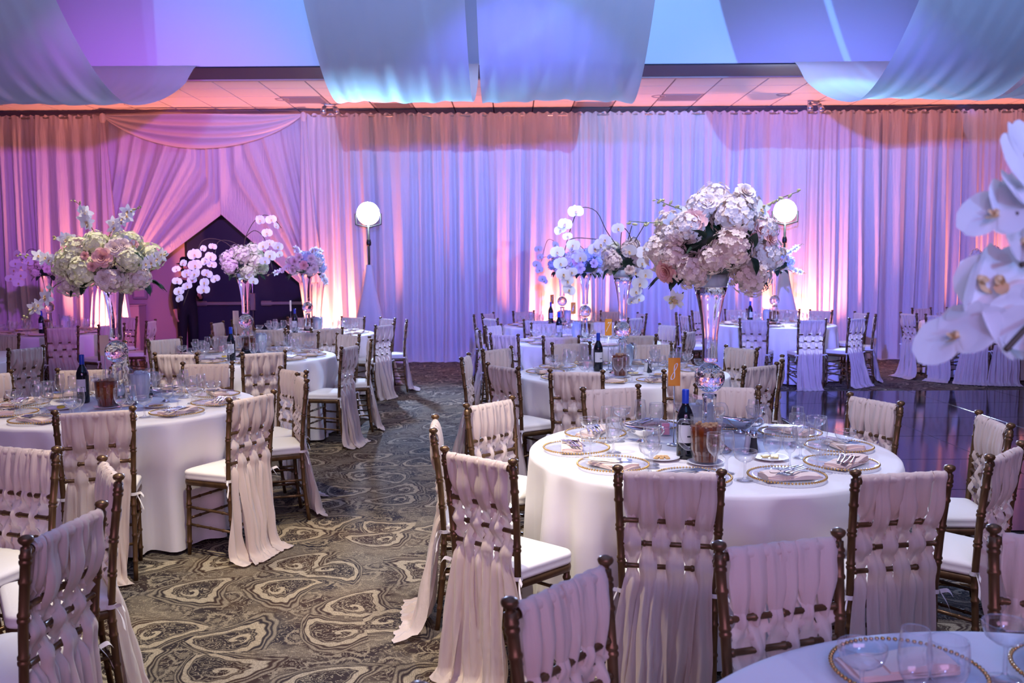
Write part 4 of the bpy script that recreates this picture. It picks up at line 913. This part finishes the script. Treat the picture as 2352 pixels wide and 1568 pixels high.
for key, it in ITEMS.items():
    tb = SHORT[key]
    for nm, (x, y) in it.items():
        if nm == 'bottle': bottle(x, y, tb)
        elif nm == 'tea':
            if key in ('T8', 'T7', 'L1', 'L2'): saucer(x, y, 'white saucer under the tea pitcher on the '+tb, 'saucers under tea pitchers')
            pitcher('tea', x, y, tb, {'T8': -1.75, 'T7': 0.35, 'L1': -0.35}.get(key, -0.6))
        elif nm == 'water': pitcher('water', x, y, tb, {'L1': 1.75, 'T8': 1.3}.get(key, 2.2))
        elif nm == 'card': number_card(x, y, CARD[key][0], CARD[key][1], CARD[key][2], bool(CARD[key][0]))
        elif nm in ('salt', 'pepper'): shaker(nm, x, y, tb)
        elif nm == 'gravy': gravy(x, y, 'silver gravy boat of dressing on the '+tb, 2.5 if key != 'L1' else 2.9)
        elif nm == 'gravy2': gravy(x, y, 'silver gravy boat behind the shakers, '+tb, 2.6)
        elif nm == 'butter':
            saucer(x, y, 'white saucer with foil butter pats on the '+tb)
            for q, (dx, dy, rz) in enumerate(((-.022, .008, .3), (.014, -.006, -.2), (.022, .02, .4))):
                o = ob('butter_pat', BUT, None, (x+dx, y+dy, TZ+0.0085+(.0105 if False else 0)), (0, 0, rz)); tag(o, 'gold foil butter pat, %s on the saucer, %s' % (('left one', 'right front one', 'right rear one')[q], tb), 'butter', 'butter pats')
        elif nm == 'bread':
            saucer(x, y, 'white saucer of crackers on the '+tb)
            for q in range(3):
                o = ob('cracker', CRK, None, (x+(q-1)*.022, y, TZ+0.0085), (0, 0, 1.2+.2*q)); tag(o, 'brown cracker, %s on the saucer, %s' % (('left one', 'middle one', 'right one')[q], tb), 'cracker', 'crackers on saucers')
        elif nm == 'sugar':
            t = thing('sweetener_caddy', 'glass caddy of sweetener packets on the '+tb, 'caddy', (x, y, TZ+0.001), 0, 'sweetener caddies'); ob('caddy_glass', CAD, t)
            for q in range(5): ob('packet', PKT if q % 2 else PKT2, t, (0, -.016+q*.008, .006), (rnd.uniform(-.2, .2), 0, rnd.uniform(-.2, .2)))
        elif nm == 'lemon':
            o = ob('lemon_slice', LEM, None, (x, y, TZ+0.013), (0.2, 0.1, 0)); tag(o, 'yellow lemon slice on a plate, '+tb, 'lemon', 'lemon slices')
            saucer(x, y, 'white saucer with a lemon slice on the '+tb)

for key in ('T8', 'L1', 'T7', 'L2', 'T6', 'L3', 'R1', 'T5', 'L0', 'R2'):
    cx, cy = CENTRES[key]; rg = random.Random(hash_key := sum(map(ord, key))*7)
    for k in range(10): setting(key, k, cx, cy, key in ('T8', 'L1', 'T7', 'L2'), rg)
rg = random.Random(4)
for k in (4, 5): setting('F1', k, CENTRES['F1'][0], CENTRES['F1'][1], False, rg)

# ================================================================== FLOWERS
def petal(mb, M4, L, W, cup, n=5, m=4, round_=1.0, twist=0.0):
    P = np.zeros((n, m, 3))
    for i in range(n):
        u = i/(n-1); wd = W*(math.sin(PI*min(1, 0.12+0.88*u**0.8*0.94))**(0.7/round_))
        if i == n-1: wd *= 0.45
        for j in range(m):
            v = 2*j/(m-1)-1
            p = Vector((v*wd, u*L, cup*(u*u*L)+0.25*abs(cup)*wd*v*v*2+twist*v*u*W)); p = M4 @ p; P[i, j] = p
    mb.grid(P)
def hydrangea_mesh(seed, mat):
    rg = random.Random(seed); mb = MB(); N = 120
    Vc, Fc = ico(0.80, (0, 0, 0)); mb.add(Vc, Fc)
    for q in range(N):
        z = 1-2*(q+.5)/N; a = q*2.39996+rg.uniform(-.2, .2); r = math.sqrt(1-z*z)
        n = Vector((r*math.cos(a), r*math.sin(a), z)); n = (n+Vector((rg.uniform(-.22, .22), rg.uniform(-.22, .22), rg.uniform(-.22, .22)))).normalized()
        B = n.to_track_quat('Z', 'Y').to_matrix().to_4x4(); B.translation = n*rg.uniform(0.80, 1.0)
        B = B @ Matrix.Rotation(rg.uniform(0, 6.28), 4, 'Z'); s = rg.uniform(0.125, 0.175)
        for k in range(4):
            R = B @ Matrix.Rotation(k*PI/2, 4, 'Z') @ Matrix.Rotation(rg.uniform(-.15, .35), 4, 'X')
            o = len(mb.v); pts = [(0, 0, 0), (-s*.62, s*.5, s*.10), (-s*.45, s*1.08, s*.02), (s*.45, s*1.08, s*.02), (s*.62, s*.5, s*.10), (0, s*.65, -s*.03)]
            mb.add([R @ Vector(p) for p in pts], [(0, 5, 1), (1, 5, 2), (2, 5, 3), (3, 5, 4), (4, 5, 0)])
    return mb.mesh('hydrangea', mat, False)
HYD = {k: [hydrangea_mesh(s, M[k]) for s in (1, 2, 3)] for k in ('hyd', 'hydg', 'hydb')}
def rose_mesh(seed, mat):
    rg = random.Random(seed); mb = MB()
    for ring, (cnt, rad, tilt, L, W) in enumerate(((2, .02, -.12, .70, .20), (3, .09, -.10, .72, .27), (4, .18, .04, .74, .33), (5, .28, .20, .76, .40), (6, .36, .45, .76, .45), (6, .42, .80, .72, .48))):
        for q in range(cnt):
            a = TAU*q/cnt+ring*0.7+rg.uniform(-.1, .1)
            R = Matrix.Rotation(a, 4, 'Z') @ Matrix.Translation((0, rad*0.55, -0.15+0.03*ring)) @ Matrix.Rotation(PI/2-tilt, 4, 'X')
            n, m = 6, 6; P = np.zeros((n, m, 3))
            for i in range(n):
                u = i/(n-1); wd = W*math.sin(PI*(0.22+0.58*u))**0.8
                for j in range(m):
                    v = 2*j/(m-1)-1
                    p = Vector((v*wd, u*L, -(-0.30)*v*v*wd - 0.10*(u**4)*(1+ring*0.6)+rg.uniform(-.01, .01)))
                    p.z = 0.34*v*v*wd-0.16*u**4*(0.4+ring*0.45)
                    P[i, j] = R @ p
            mb.grid(P)
    mb.lathe([(0.001, .40), (.10, .36), (.14, .2), (.12, -.1), (.001, -.2)], 10)
    return mb.mesh('rose', mat)
ROSE = {k: [rose_mesh(s, M[k]) for s in (1, 2)] for k in ('rose', 'rosew')}
def orchid_mesh(seed, kind):
    """faces -Y; unit about 1 across"""
    rg = random.Random(seed); mb = MB(); F0 = Matrix.Rotation(PI/2, 4, 'X')   # petal plane XZ, normal -Y
    spec = [(90, .42, .20, .06, 1.0, 0), (215, .42, .19, .06, 1.0, 0), (325, .42, .19, .06, 1.0, 0), (10, .50, .34, .05, 1.9, .01), (170, .50, .34, .05, 1.9, .01)] if kind == 'phal' else \
           [(90, .5, .15, .10, .9, 0), (18, .52, .17, .05, 1, 0), (162, .52, .17, .05, 1, 0), (230, .5, .14, .12, .9, 0), (310, .5, .14, .12, .9, 0)]
    for a, L, W, cup, rd, fw in spec:
        R = F0 @ Matrix.Rotation(math.radians(a-90+rg.uniform(-6, 6)), 4, 'Z') @ Matrix.Translation((0, 0.02, 0.012+fw))
        petal(mb, R, L, W, cup*rg.uniform(-1.5, 1.5)+.05, 6, 5, rd)
    mb.cur = 1
    mb.add(*ico(.055, (0, -.06, .02)))
    petal(mb, F0 @ Matrix.Rotation(PI, 4, 'Z') @ Matrix.Translation((0, .02, .05)) @ Matrix.Rotation(.5, 4, 'X'), .22, .09, .3, 4, 3)
    for s in (-1, 1): petal(mb, F0 @ Matrix.Rotation(s*1.9, 4, 'Z') @ Matrix.Translation((0, .0, .04)) @ Matrix.Rotation(.9, 4, 'X'), .13, .06, .2, 4, 3)
    return mb.mesh('orchid_blossom', [M['orchid'], M['lip']])
PHB = [orchid_mesh(s, 'phal') for s in (1, 2, 3)]; DEN = [orchid_mesh(s, 'den') for s in (4, 5, 6)]
bd = MB().lathe([(0.001, -.5), (.16, -.3), (.24, 0), (.14, .35), (0.001, .55)], 8).mesh('bud', M['bud'])
def leaf_mesh(seed):
    rg = random.Random(seed); mb = MB(); n, m = 9, 5; P = np.zeros((n, m, 3))
    for i in range(n):
        u = i/(n-1); wd = .30*math.sin(PI*u**.75)**.9
        for j in range(m): v = 2*j/(m-1)-1; P[i, j] = (v*wd, u, -.25*u*u+.12*abs(v)*wd*3+.02*math.sin(u*14+v*2))
    return mb.grid(P).mesh('leaf', M['leaf'])
LEAF = [leaf_mesh(1), leaf_mesh(2)]
# vase: flared foot, cut ball, trumpet
def vase(cx, cy, lab, gel):
    t = thing('trumpet_vase', lab, 'vase', (cx, cy, TZ+0.001), 0, 'tall crystal ball vases')
    ob('vase_foot', MB().lathe([(0.001, .001), (.105, .001), (.107, .004), (.085, .016), (.060, .045), (.040, .10), (.031, .17), (.030, .235), (.034, .262), (.001, .264)], 32).mesh('vase_foot', M['vase']), t)
    P = np.zeros((20, 13, 3))
    for i in range(20):
        for j in range(13): a = TAU*(i+.5*(j % 2))/20; b_ = -PI/2+PI*(0.02+.96*j/12); P[i, j] = (.070*math.cos(b_)*math.cos(a), .070*math.cos(b_)*math.sin(a), .339+.070*math.sin(b_))
    mb = MB().grid(P, close_u=True); mb.f += [tuple(i*13 for i in reversed(range(20))), tuple(i*13+12 for i in range(20))]; mb.mi += [0, 0]
    ob('crystal_ball', mb.mesh('crystal_ball', M['crystal'], False), t)
    ob('trumpet', MB().lathe([(0.001, .412), (.036, .413), (.036, .43), (.034, .47), (.036, .54), (.045, .62), (.060, .70), (.076, .757), (.001, .758)], 32).mesh('trumpet', M['vase']), t)
    rim = MB().lathe([(.0765, .757), (.086, .80), (.090, .835), (.092, .838), (.089, .836), (.083, .80), (.075, .760)], 32); ob('rim', rim.mesh('rim', M['pitch']), t)
    ob('gel_filling', MB().lathe([(0.001, .760), (.073, .760), (.081, .795), (.083, .815), (.001, .82)], 28).mesh('gel_filling', M['gel']), t)
VL = {'T8': 'tall trumpet vase with cut crystal ball on the near right table', 'T7': 'tall trumpet vase with crystal ball beside the orange seven card', 'T6': 'tall trumpet vase with crystal ball on the six card table', 'T5': 'small distant crystal ball vase on the distant five card table',
      'L1': 'tall trumpet vase with crystal ball on the large left front table', 'L2': 'trumpet vase with crystal ball before the dark doors, under white orchids', 'L3': 'trumpet vase lit orange beside the right doorway curtain', 'L0': 'red-lit trumpet vase on the far left table', 'R1': 'trumpet vase glowing under the right lamp', 'R2': 'trumpet vase on the far right table behind blurred orchids', 'F1': 'trumpet vase on the lower right corner table, outside the frame edge'}
BQ = {  # centre z, rx, rz, heads, head radius, main kind, alt kind
 'T8': (1.715, .255, .205, 19, .090, 'hyd', 'hyd'), 'L1': (1.640, .280, .155, 21, .082, 'hydg', 'hyd'), 'T7': (1.665, .150, .120, 10, .075, 'hydg', 'hyd'), 'L2': (1.645, .185, .15, 11, .085, 'hydg', 'hyd'),
 'T6': (1.63, .19, .16, 10, .085, 'hyd', 'hydb'), 'T5': (1.60, .16, .13, 8, .08, 'hydb', 'hyd'), 'L3': (1.63, .225, .155, 11, .08, 'hyd', 'hydb'), 'L0': (1.60, .18, .14, 9, .085, 'hyd', 'hyd'), 'R1': (1.625, .225, .16, 10, .088, 'hydb', 'hyd'), 'R2': (1.62, .2, .16, 8, .088, 'hyd', 'hydb'), 'F1': (1.64, .2, .16, 9, .088, 'hyd', 'hyd')}
BL = {'T8': 'large blush hydrangea and rose bouquet in the vase on the near right table', 'L1': 'creamy green hydrangea and pink rose bouquet at left front', 'T7': 'white hydrangea ball with cascading orchids beside the orange seven card', 'L2': 'white hydrangea ball with arching orchids before the dark doors', 'T6': 'lilac hydrangea and rose bouquet behind the seven card bouquet',
      'T5': 'small lilac bouquet with drooping orchids on the distant five card table', 'L3': 'lilac rose bouquet beside the right doorway curtain', 'L0': 'pink-lit bouquet with orchids on the far left table', 'R1': 'pale blue and pink bouquet under the right lamp', 'R2': 'bouquet on the far right table behind blurred orchids', 'F1': 'close blurred white orchid cascade at the right frame edge'}
HEADS = {  # measured hydrangea heads on the camera side (x, z, radius)
 'T8': [(.056, .110, .108), (.036, -.02, .100), (-.124, -.12, .086), (-.044, -.07, .072), (.146, -.14, .098), (.216, -.05, .082), (-.084, .15, .074), (-.144, .07, .076), (-.204, -.05, .066), (-.02, .19, .082), (.116, .17, .072), (-.204, .03, .060), (.19, .06, .07)],
 'L1': [(-.204, -.109, .092), (-.068, -.041, .102), (.082, -.082, .092), (-.122, .095, .086), (-.014, .122, .086), (.109, .136, .076), (.19, .027, .082), (.218, -.08, .076), (-.163, .027, .082), (.054, .03, .07), (-.231, -.014, .062), (.15, -.11, .07)]}
ROSES = {'T8': [(-.120, -.21, .09, .060, 'rose'), (-.224, -.15, -.12, .054, 'rose'), (.166, -.2, .06, .042, 'rose'), (.206, -.2, .02, .042, 'rose'), (.136, -.2, .03, .036, 'rose'), (-.06, -.2, .17, .05, 'rosew'), (.10, -.19, .21, .05, 'rosew')],
         'L1': [(.074, -.30, .041, .060, 'rose'), (-.027, -.30, .054, .028, 'rose'), (.016, -.31, -.010, .030, 'rose'), (.122, -.24, .095, .056, 'rosew'), (.068, -.28, -.082, .052, 'rosew'), (.158, -.22, .109, .05, 'rosew'), (.204, -.16, .122, .028, 'rose'), (-.10, -.22, .12, .045, 'rosew')],
         'L3': [(-.10, -.2, .05, .06, 'rosew'), (.02, -.23, .0, .06, 'rose'), (.10, -.19, .08, .06, 'rosew'), (-.04, -.22, .10, .055, 'rosew'), (.14, -.2, -.05, .055, 'rosew'), (-.13, -.18, -.06, .055, 'rosew')],
         'T6': [(-.10, -.17, .02, .06, 'rose'), (-.07, -.19, -.05, .06, 'rosew'), (.08, -.17, .0, .05, 'rosew')], 'R1': [(.0, -.22, .02, .06, 'rose'), (.10, -.2, .05, .05, 'rosew')], 'T7': [(.03, -.16, -.085, .042, 'rosew')], 'L0': [(.08, -.16, .0, .05, 'rosew')], 'T5': [], 'L2': [], 'R2': [], 'F1': []}
def bouquet(key):
    cx, cy = CENTRES[key]; z0, rx, rz, n, hr, k1, k2 = BQ[key]; rg = random.Random(sum(map(ord, key)))
    t = thing('flower_arrangement', BL[key], 'flowers', (cx, cy, TZ+.82), 0, 'tall centrepiece bouquets'); dz = z0-(TZ+.82)
    cm = MB(); P = np.zeros((16, 9, 3))
    for i in range(16):
        for j in range(9): a = TAU*i/16; b_ = -PI/2+PI*j/8; P[i, j] = (rx*.80*math.cos(b_)*math.cos(a), rx*.80*math.cos(b_)*math.sin(a), dz+rz*.72*math.sin(b_))
    ob('foliage_core', cm.grid(P, close_u=True).mesh('foliage_core', M['leaf']), t)
    ob('stem_bundle', MB().tube([(0, 0, -.02), (0, 0, dz)], .035, 8).mesh('stem_bundle', M['gstem']), t)
    for (hx, hz, hrr) in HEADS.get(key, []):
        yy = -max(.03, (1-min(1, (hx/rx)**2*.8+(hz/rz)**2*.8)))**.5*rx*.95
        ob('hydrangea', HYD[k1 if rg.random() < .7 else k2][rg.randrange(3)], t, (hx, yy, dz+hz), (rg.uniform(0, 3), rg.uniform(0, 3), rg.uniform(0, 3)), hrr)
    for q in range(n):
        z = 0.92-1.45*(q+.5)/n; a = q*2.39996+rg.uniform(-.25, .25)+{'T8': .9, 'L1': .35}.get(key, 0); r = math.sqrt(max(0.05, 1-z*z))
        p = (rx*.86*r*math.cos(a), rx*.86*r*math.sin(a), dz+rz*z)
        if key in HEADS and math.sin(a) < 0.1: continue
        ob('hydrangea', HYD[k1 if rg.random() < .6 else k2][rg.randrange(3)], t, p, (rg.uniform(0, 3), rg.uniform(0, 3), rg.uniform(0, 3)), hr*rg.uniform(.88, 1.12))
    for (x, y, z, s, kk) in ROSES[key]:
        dirv = Vector((x*1.2, y*1.6, z+.02)).normalized(); q = dirv.to_track_quat('Z', 'Y').to_euler()
        ob('rose', ROSE[kk][rg.randrange(2)], t, (x, y, dz+z), q, s)
    for q in range(9 if key in ('T8', 'L1') else 6):
        a = rg.uniform(PI*1.05, PI*1.95) if q % 3 else rg.uniform(0, PI)
        if key == 'T8' and q % 3: a = PI*(1.22 if q < 5 else 1.80)+rg.uniform(-.25, .25)
        down = rg.uniform(-1.0, -.3)
        p = Vector((rx*.72*math.cos(a), rx*.72*math.sin(a), dz-rz*.62)); dv = Vector((math.cos(a), math.sin(a), down))
        ob('leaf', LEAF[q % 2], t, p, dv.to_track_quat('Y', 'Z').to_euler(), rg.uniform(.10, .135) if rx > .2 else rg.uniform(.08, .11))
    if key == 'T8':
        for (x, z, s, ang) in ((-.08, .02, .085, 2.4), (-.07, -.01, .08, 1.0), (-.10, -.01, .08, 3.4), (.115, -.04, .10, 1.5), (.12, -.06, .085, -1.2), (.10, .02, .08, 1.9)):
            dv = Vector((math.cos(ang), -.45, math.sin(ang))); ob('leaf', LEAF[0], t, (x, -.245, dz+z), dv.to_track_quat('Y', 'Z').to_euler(), s)
    def blossom(par, mlist, p, s):
        b = ob('orchid_blossom', mlist[rg.randrange(3)], par, p, (rg.uniform(-.35, .35), rg.uniform(-.5, .5), rg.uniform(-.7, .7)), s); return b
    for path in SPRAYS.get(key, []):
        pts3 = [(x-cx, -.10-.10*(i % 2)*.3-0.03*i, z-(TZ+.82)) for i, (x, z) in enumerate(path)]
        pts = spline(pts3, 14); st = ob('orchid_spray', MB().tube(pts, [.0035*(1-.6*i/13) for i in range(14)], 6).mesh('orchid_spray', M['gstem']), t)
        for i in range(4, 14):
            s = (.088 if i < 10 else .0)*rg.uniform(.8, 1.1)
            off = Vector((rg.uniform(-.014, .014), rg.uniform(-.03, .0), rg.uniform(-.012, .012)))
            if key == 'T8' and i > 5: s = .0
            if s > 0: blossom(st, DEN, Vector(pts[i])+off, s)
            elif i % 1 == 0: ob('bud', bd, st, Vector(pts[i])+off, (rg.uniform(0, 2), rg.uniform(0, 2), 0), .028 if i < 13 else .018)
    if key in PHAL:
        stems, bl = PHAL[key]; yy = -.16 if key != 'F1' else 0.06
        base = None
        for path in stems:
            pts3 = [(x-cx, (yy*(.4+.6*i/len(path)) if key != 'F1' else .0), z-(TZ+.82)) for i, (x, z) in enumerate(path)]
            pts = spline(pts3, 18); base = ob('orchid_stem', MB().tube(pts, .0035 if key != 'F1' else .0042, 6).mesh('orchid_stem', M['stem']), t)
        sz = {'F1': .105, 'L2': .128, 'T7': .112, 'T5': .13, 'L0': .135}.get(key, .10)
        for (x, z, s) in bl:
            ob('orchid_blossom', PHB[rg.randrange(3)], t, (x-cx, yy-rg.uniform(.0, .05) if key != 'F1' else .06+rg.uniform(-.05, .02), z-(TZ+.82)), (rg.uniform(-.3, .3), rg.uniform(-.4, .4), rg.uniform(-.6, .6)) if key != 'F1' else (rg.uniform(-.7, .7), rg.uniform(-.6, .6), rg.uniform(.2, .9)*rg.choice((1, -1))), sz*s)
for key in BQ:
    cx, cy = CENTRES[key]; vase(cx, cy, VL[key], True); bouquet(key)
# extra orchids on the large blush bouquet

# ================================================================== PERSON by the doors
def person():
    x, y = -5.50, 15.30
    t = thing('person', 'person in a dark suit and hat standing by the dark doors', 'person', (x, y, 0), 0.75)
    def skin_obj(name, verts, edges, radii, mat, root, parent, sub=2):
        me = bpy.data.meshes.new(name); me.from_pydata(verts, edges, []); me.materials.append(mat)
        o = ob(name, me, parent); md = o.modifiers.new('skin', 'SKIN'); md.use_smooth_shade = True
        sl = me.skin_vertices[0] if me.skin_vertices else None
        if sl is None:
            bm2 = __import__('bmesh').new(); bm2.from_mesh(me); bm2.verts.layers.skin.verify(); bm2.to_mesh(me); bm2.free(); sl = me.skin_vertices[0]
        for i, r in enumerate(radii):
            sl.data[i].radius = r if hasattr(r, '__len__') else (r, r); sl.data[i].use_root = (i == root)
        s = o.modifiers.new('sub', 'SUBSURF'); s.levels = sub; s.render_levels = sub
        return o
    V = []; E = []; R = []
    def v(p, r, link=None):
        V.append(p); R.append(r)
        if link is not None: E.append((link, len(V)-1))
        return len(V)-1
    pel = v((0, 0, .93), (.15, .10)); wst = v((0, .0, 1.08), (.135, .095), pel); chs = v((0, .01, 1.28), (.165, .105), wst); upp = v((0, .01, 1.40), (.11, .075), chs)
    nk = v((0, .0, 1.47), .052, upp); hd0 = v((0, -.01, 1.54), (.062, .072), nk); hd1 = v((0, -.012, 1.61), (.074, .092), hd0); v((0, -.005, 1.69), (.066, .085), hd1)
    hands = []
    for s, elb, wr, ha in ((-1, (-.225, .02, 1.12), (-.225, -.06, .87), (-.222, -.075, .79)), (1, (.225, .0, 1.12), (.14, -.24, 1.10), (.10, -.30, 1.13))):
        sh = v((s*.185, .01, 1.37), .062, upp); el = v(elb, .046, sh); w1 = v(wr, .030, el); h = v(ha, (.036, .020), w1)
        hv = Vector(ha)-Vector(wr); hv.normalize(); side = Vector((0, 1, 0)) if s < 0 else Vector((0, 0, 1))
        nrm = hv.cross(side)
        for q, ln in enumerate((.062, .070, .066, .052)):
            b = Vector(ha)+hv*.035+side*(.024-.016*q); f1 = v(tuple(b), .0095, h); f2 = v(tuple(b+hv*ln*.5+nrm*.008), .0085, f1); v(tuple(b+hv*ln*.85+nrm*.026), .007, f2)
        tb = Vector(ha)+side*.030; t1 = v(tuple(tb), .011, h); v(tuple(tb+hv*.035+side*.014+nrm*.012), .0085, t1)
    for s in (-1, 1):
        hp = v((s*.085, 0, .86), .088, pel); kn = v((s*.10, -.01, .49), .058, hp); an = v((s*.105, .02, .10), .040, kn); v((s*.115, -.10, .035), (.038, .026), an)
    skin_obj('body', V, E, R, M['skin'], 0, t)
    # suit follows the body, a little larger
    V = []; E = []; R = []
    pel = v((0, 0, .93), (.165, .115)); wst = v((0, 0, 1.08), (.155, .112), pel); chs = v((0, .01, 1.28), (.182, .122), wst); upp = v((0, .01, 1.40), (.13, .088), chs); v((0, .005, 1.445), .066, upp)
    for s, elb, wr in ((-1, (-.225, .02, 1.12), (-.225, -.05, .895)), (1, (.225, 0, 1.12), (.155, -.215, 1.10))):
        sh = v((s*.185, .01, 1.37), .078, upp); el = v(elb, .062, sh); v(wr, .046, el)
    for s in (-1, 1):
        hp = v((s*.085, 0, .86), .104, pel); kn = v((s*.10, -.01, .49), .078, hp); v((s*.105, .02, .075), .066, kn)
    skin_obj('suit', V, E, R, M['suit'], 0, t)
    for s in (-1, 1):
        sm2 = MB().lathe([(0.001, .0), (.045, .0), (.048, .015), (.045, .05), (.03, .075), (.001, .08)], 16, ell=(1, 2.6)); ob('shoe', sm2.mesh('shoe', M['shoe']), t, (s*.11, -.055, .0))
    hm = MB().lathe([(0.001, .115), (.06, .11), (.088, .085), (.095, .02), (.097, .0), (.150, -.012), (.152, -.008), (.10, .006)], 24, ell=(1, 1.15)); ob('hat', hm.mesh('hat', M['hair']), t, (0, -.005, 1.675), (.08, 0, 0))
    hr = MB().lathe([(0.001, .10), (.06, .09), (.088, .03), (.085, -.06), (.06, -.10)], 20, ell=(1, 1.1)); ob('hair', hr.mesh('hair', M['hair']), t, (0, .022, 1.63))
    for s in (-1, 1):
        ob('eye', MB().lathe([(0.001, .010), (.008, .006), (.010, 0), (0.001, -.008)], 10).mesh('eye', M['white']), t, (s*.030, -.098, 1.615), (PI/2, 0, 0))
        ob('ear', MB().lathe([(0.001, .012), (.018, .008), (.026, 0), (.001, -.008)], 12, ell=(.7, 1.2)).mesh('ear', M['skin']), t, (s*.078, .0, 1.60), (0, s*PI/2, 0))
    ob('nose', MB().lathe([(0.001, .03), (.010, .01), (.017, -.018), (.001, -.022)], 10).mesh('nose', M['skin']), t, (0, -.108, 1.590), (-.25, 0, 0))
    ob('mouth', MB().lathe([(0.001, .004), (.022, .002), (.001, -.004)], 12, ell=(1, .3)).mesh('mouth', M['rose']), t, (0, -.096, 1.548), (PI/2, 0, 0))
    ob('shirt_front', MB().grid(np.array([[(dx*(1-j*.22), -.118-.006*j, 1.445-.05*j) for j in range(4)] for dx in (-.035, 0, .035)])).mesh('shirt_front', M['white']), t)
person()
ph_ = ob('phone', MB().bbox(-.035, .035, -.004, .004, -.07, .07, .003).mesh('phone_body', M['black'], False), None, (-5.22, 15.14, 1.20), (.3, .2, .6)); tag(ph_, 'small dark phone held by the person in the dark suit', 'phone')
ob('phone_screen', MB().bbox(-.031, .031, -.0055, -.004, -.062, .062, .0005).mesh('phone_screen', M['paper'], False), ph_)
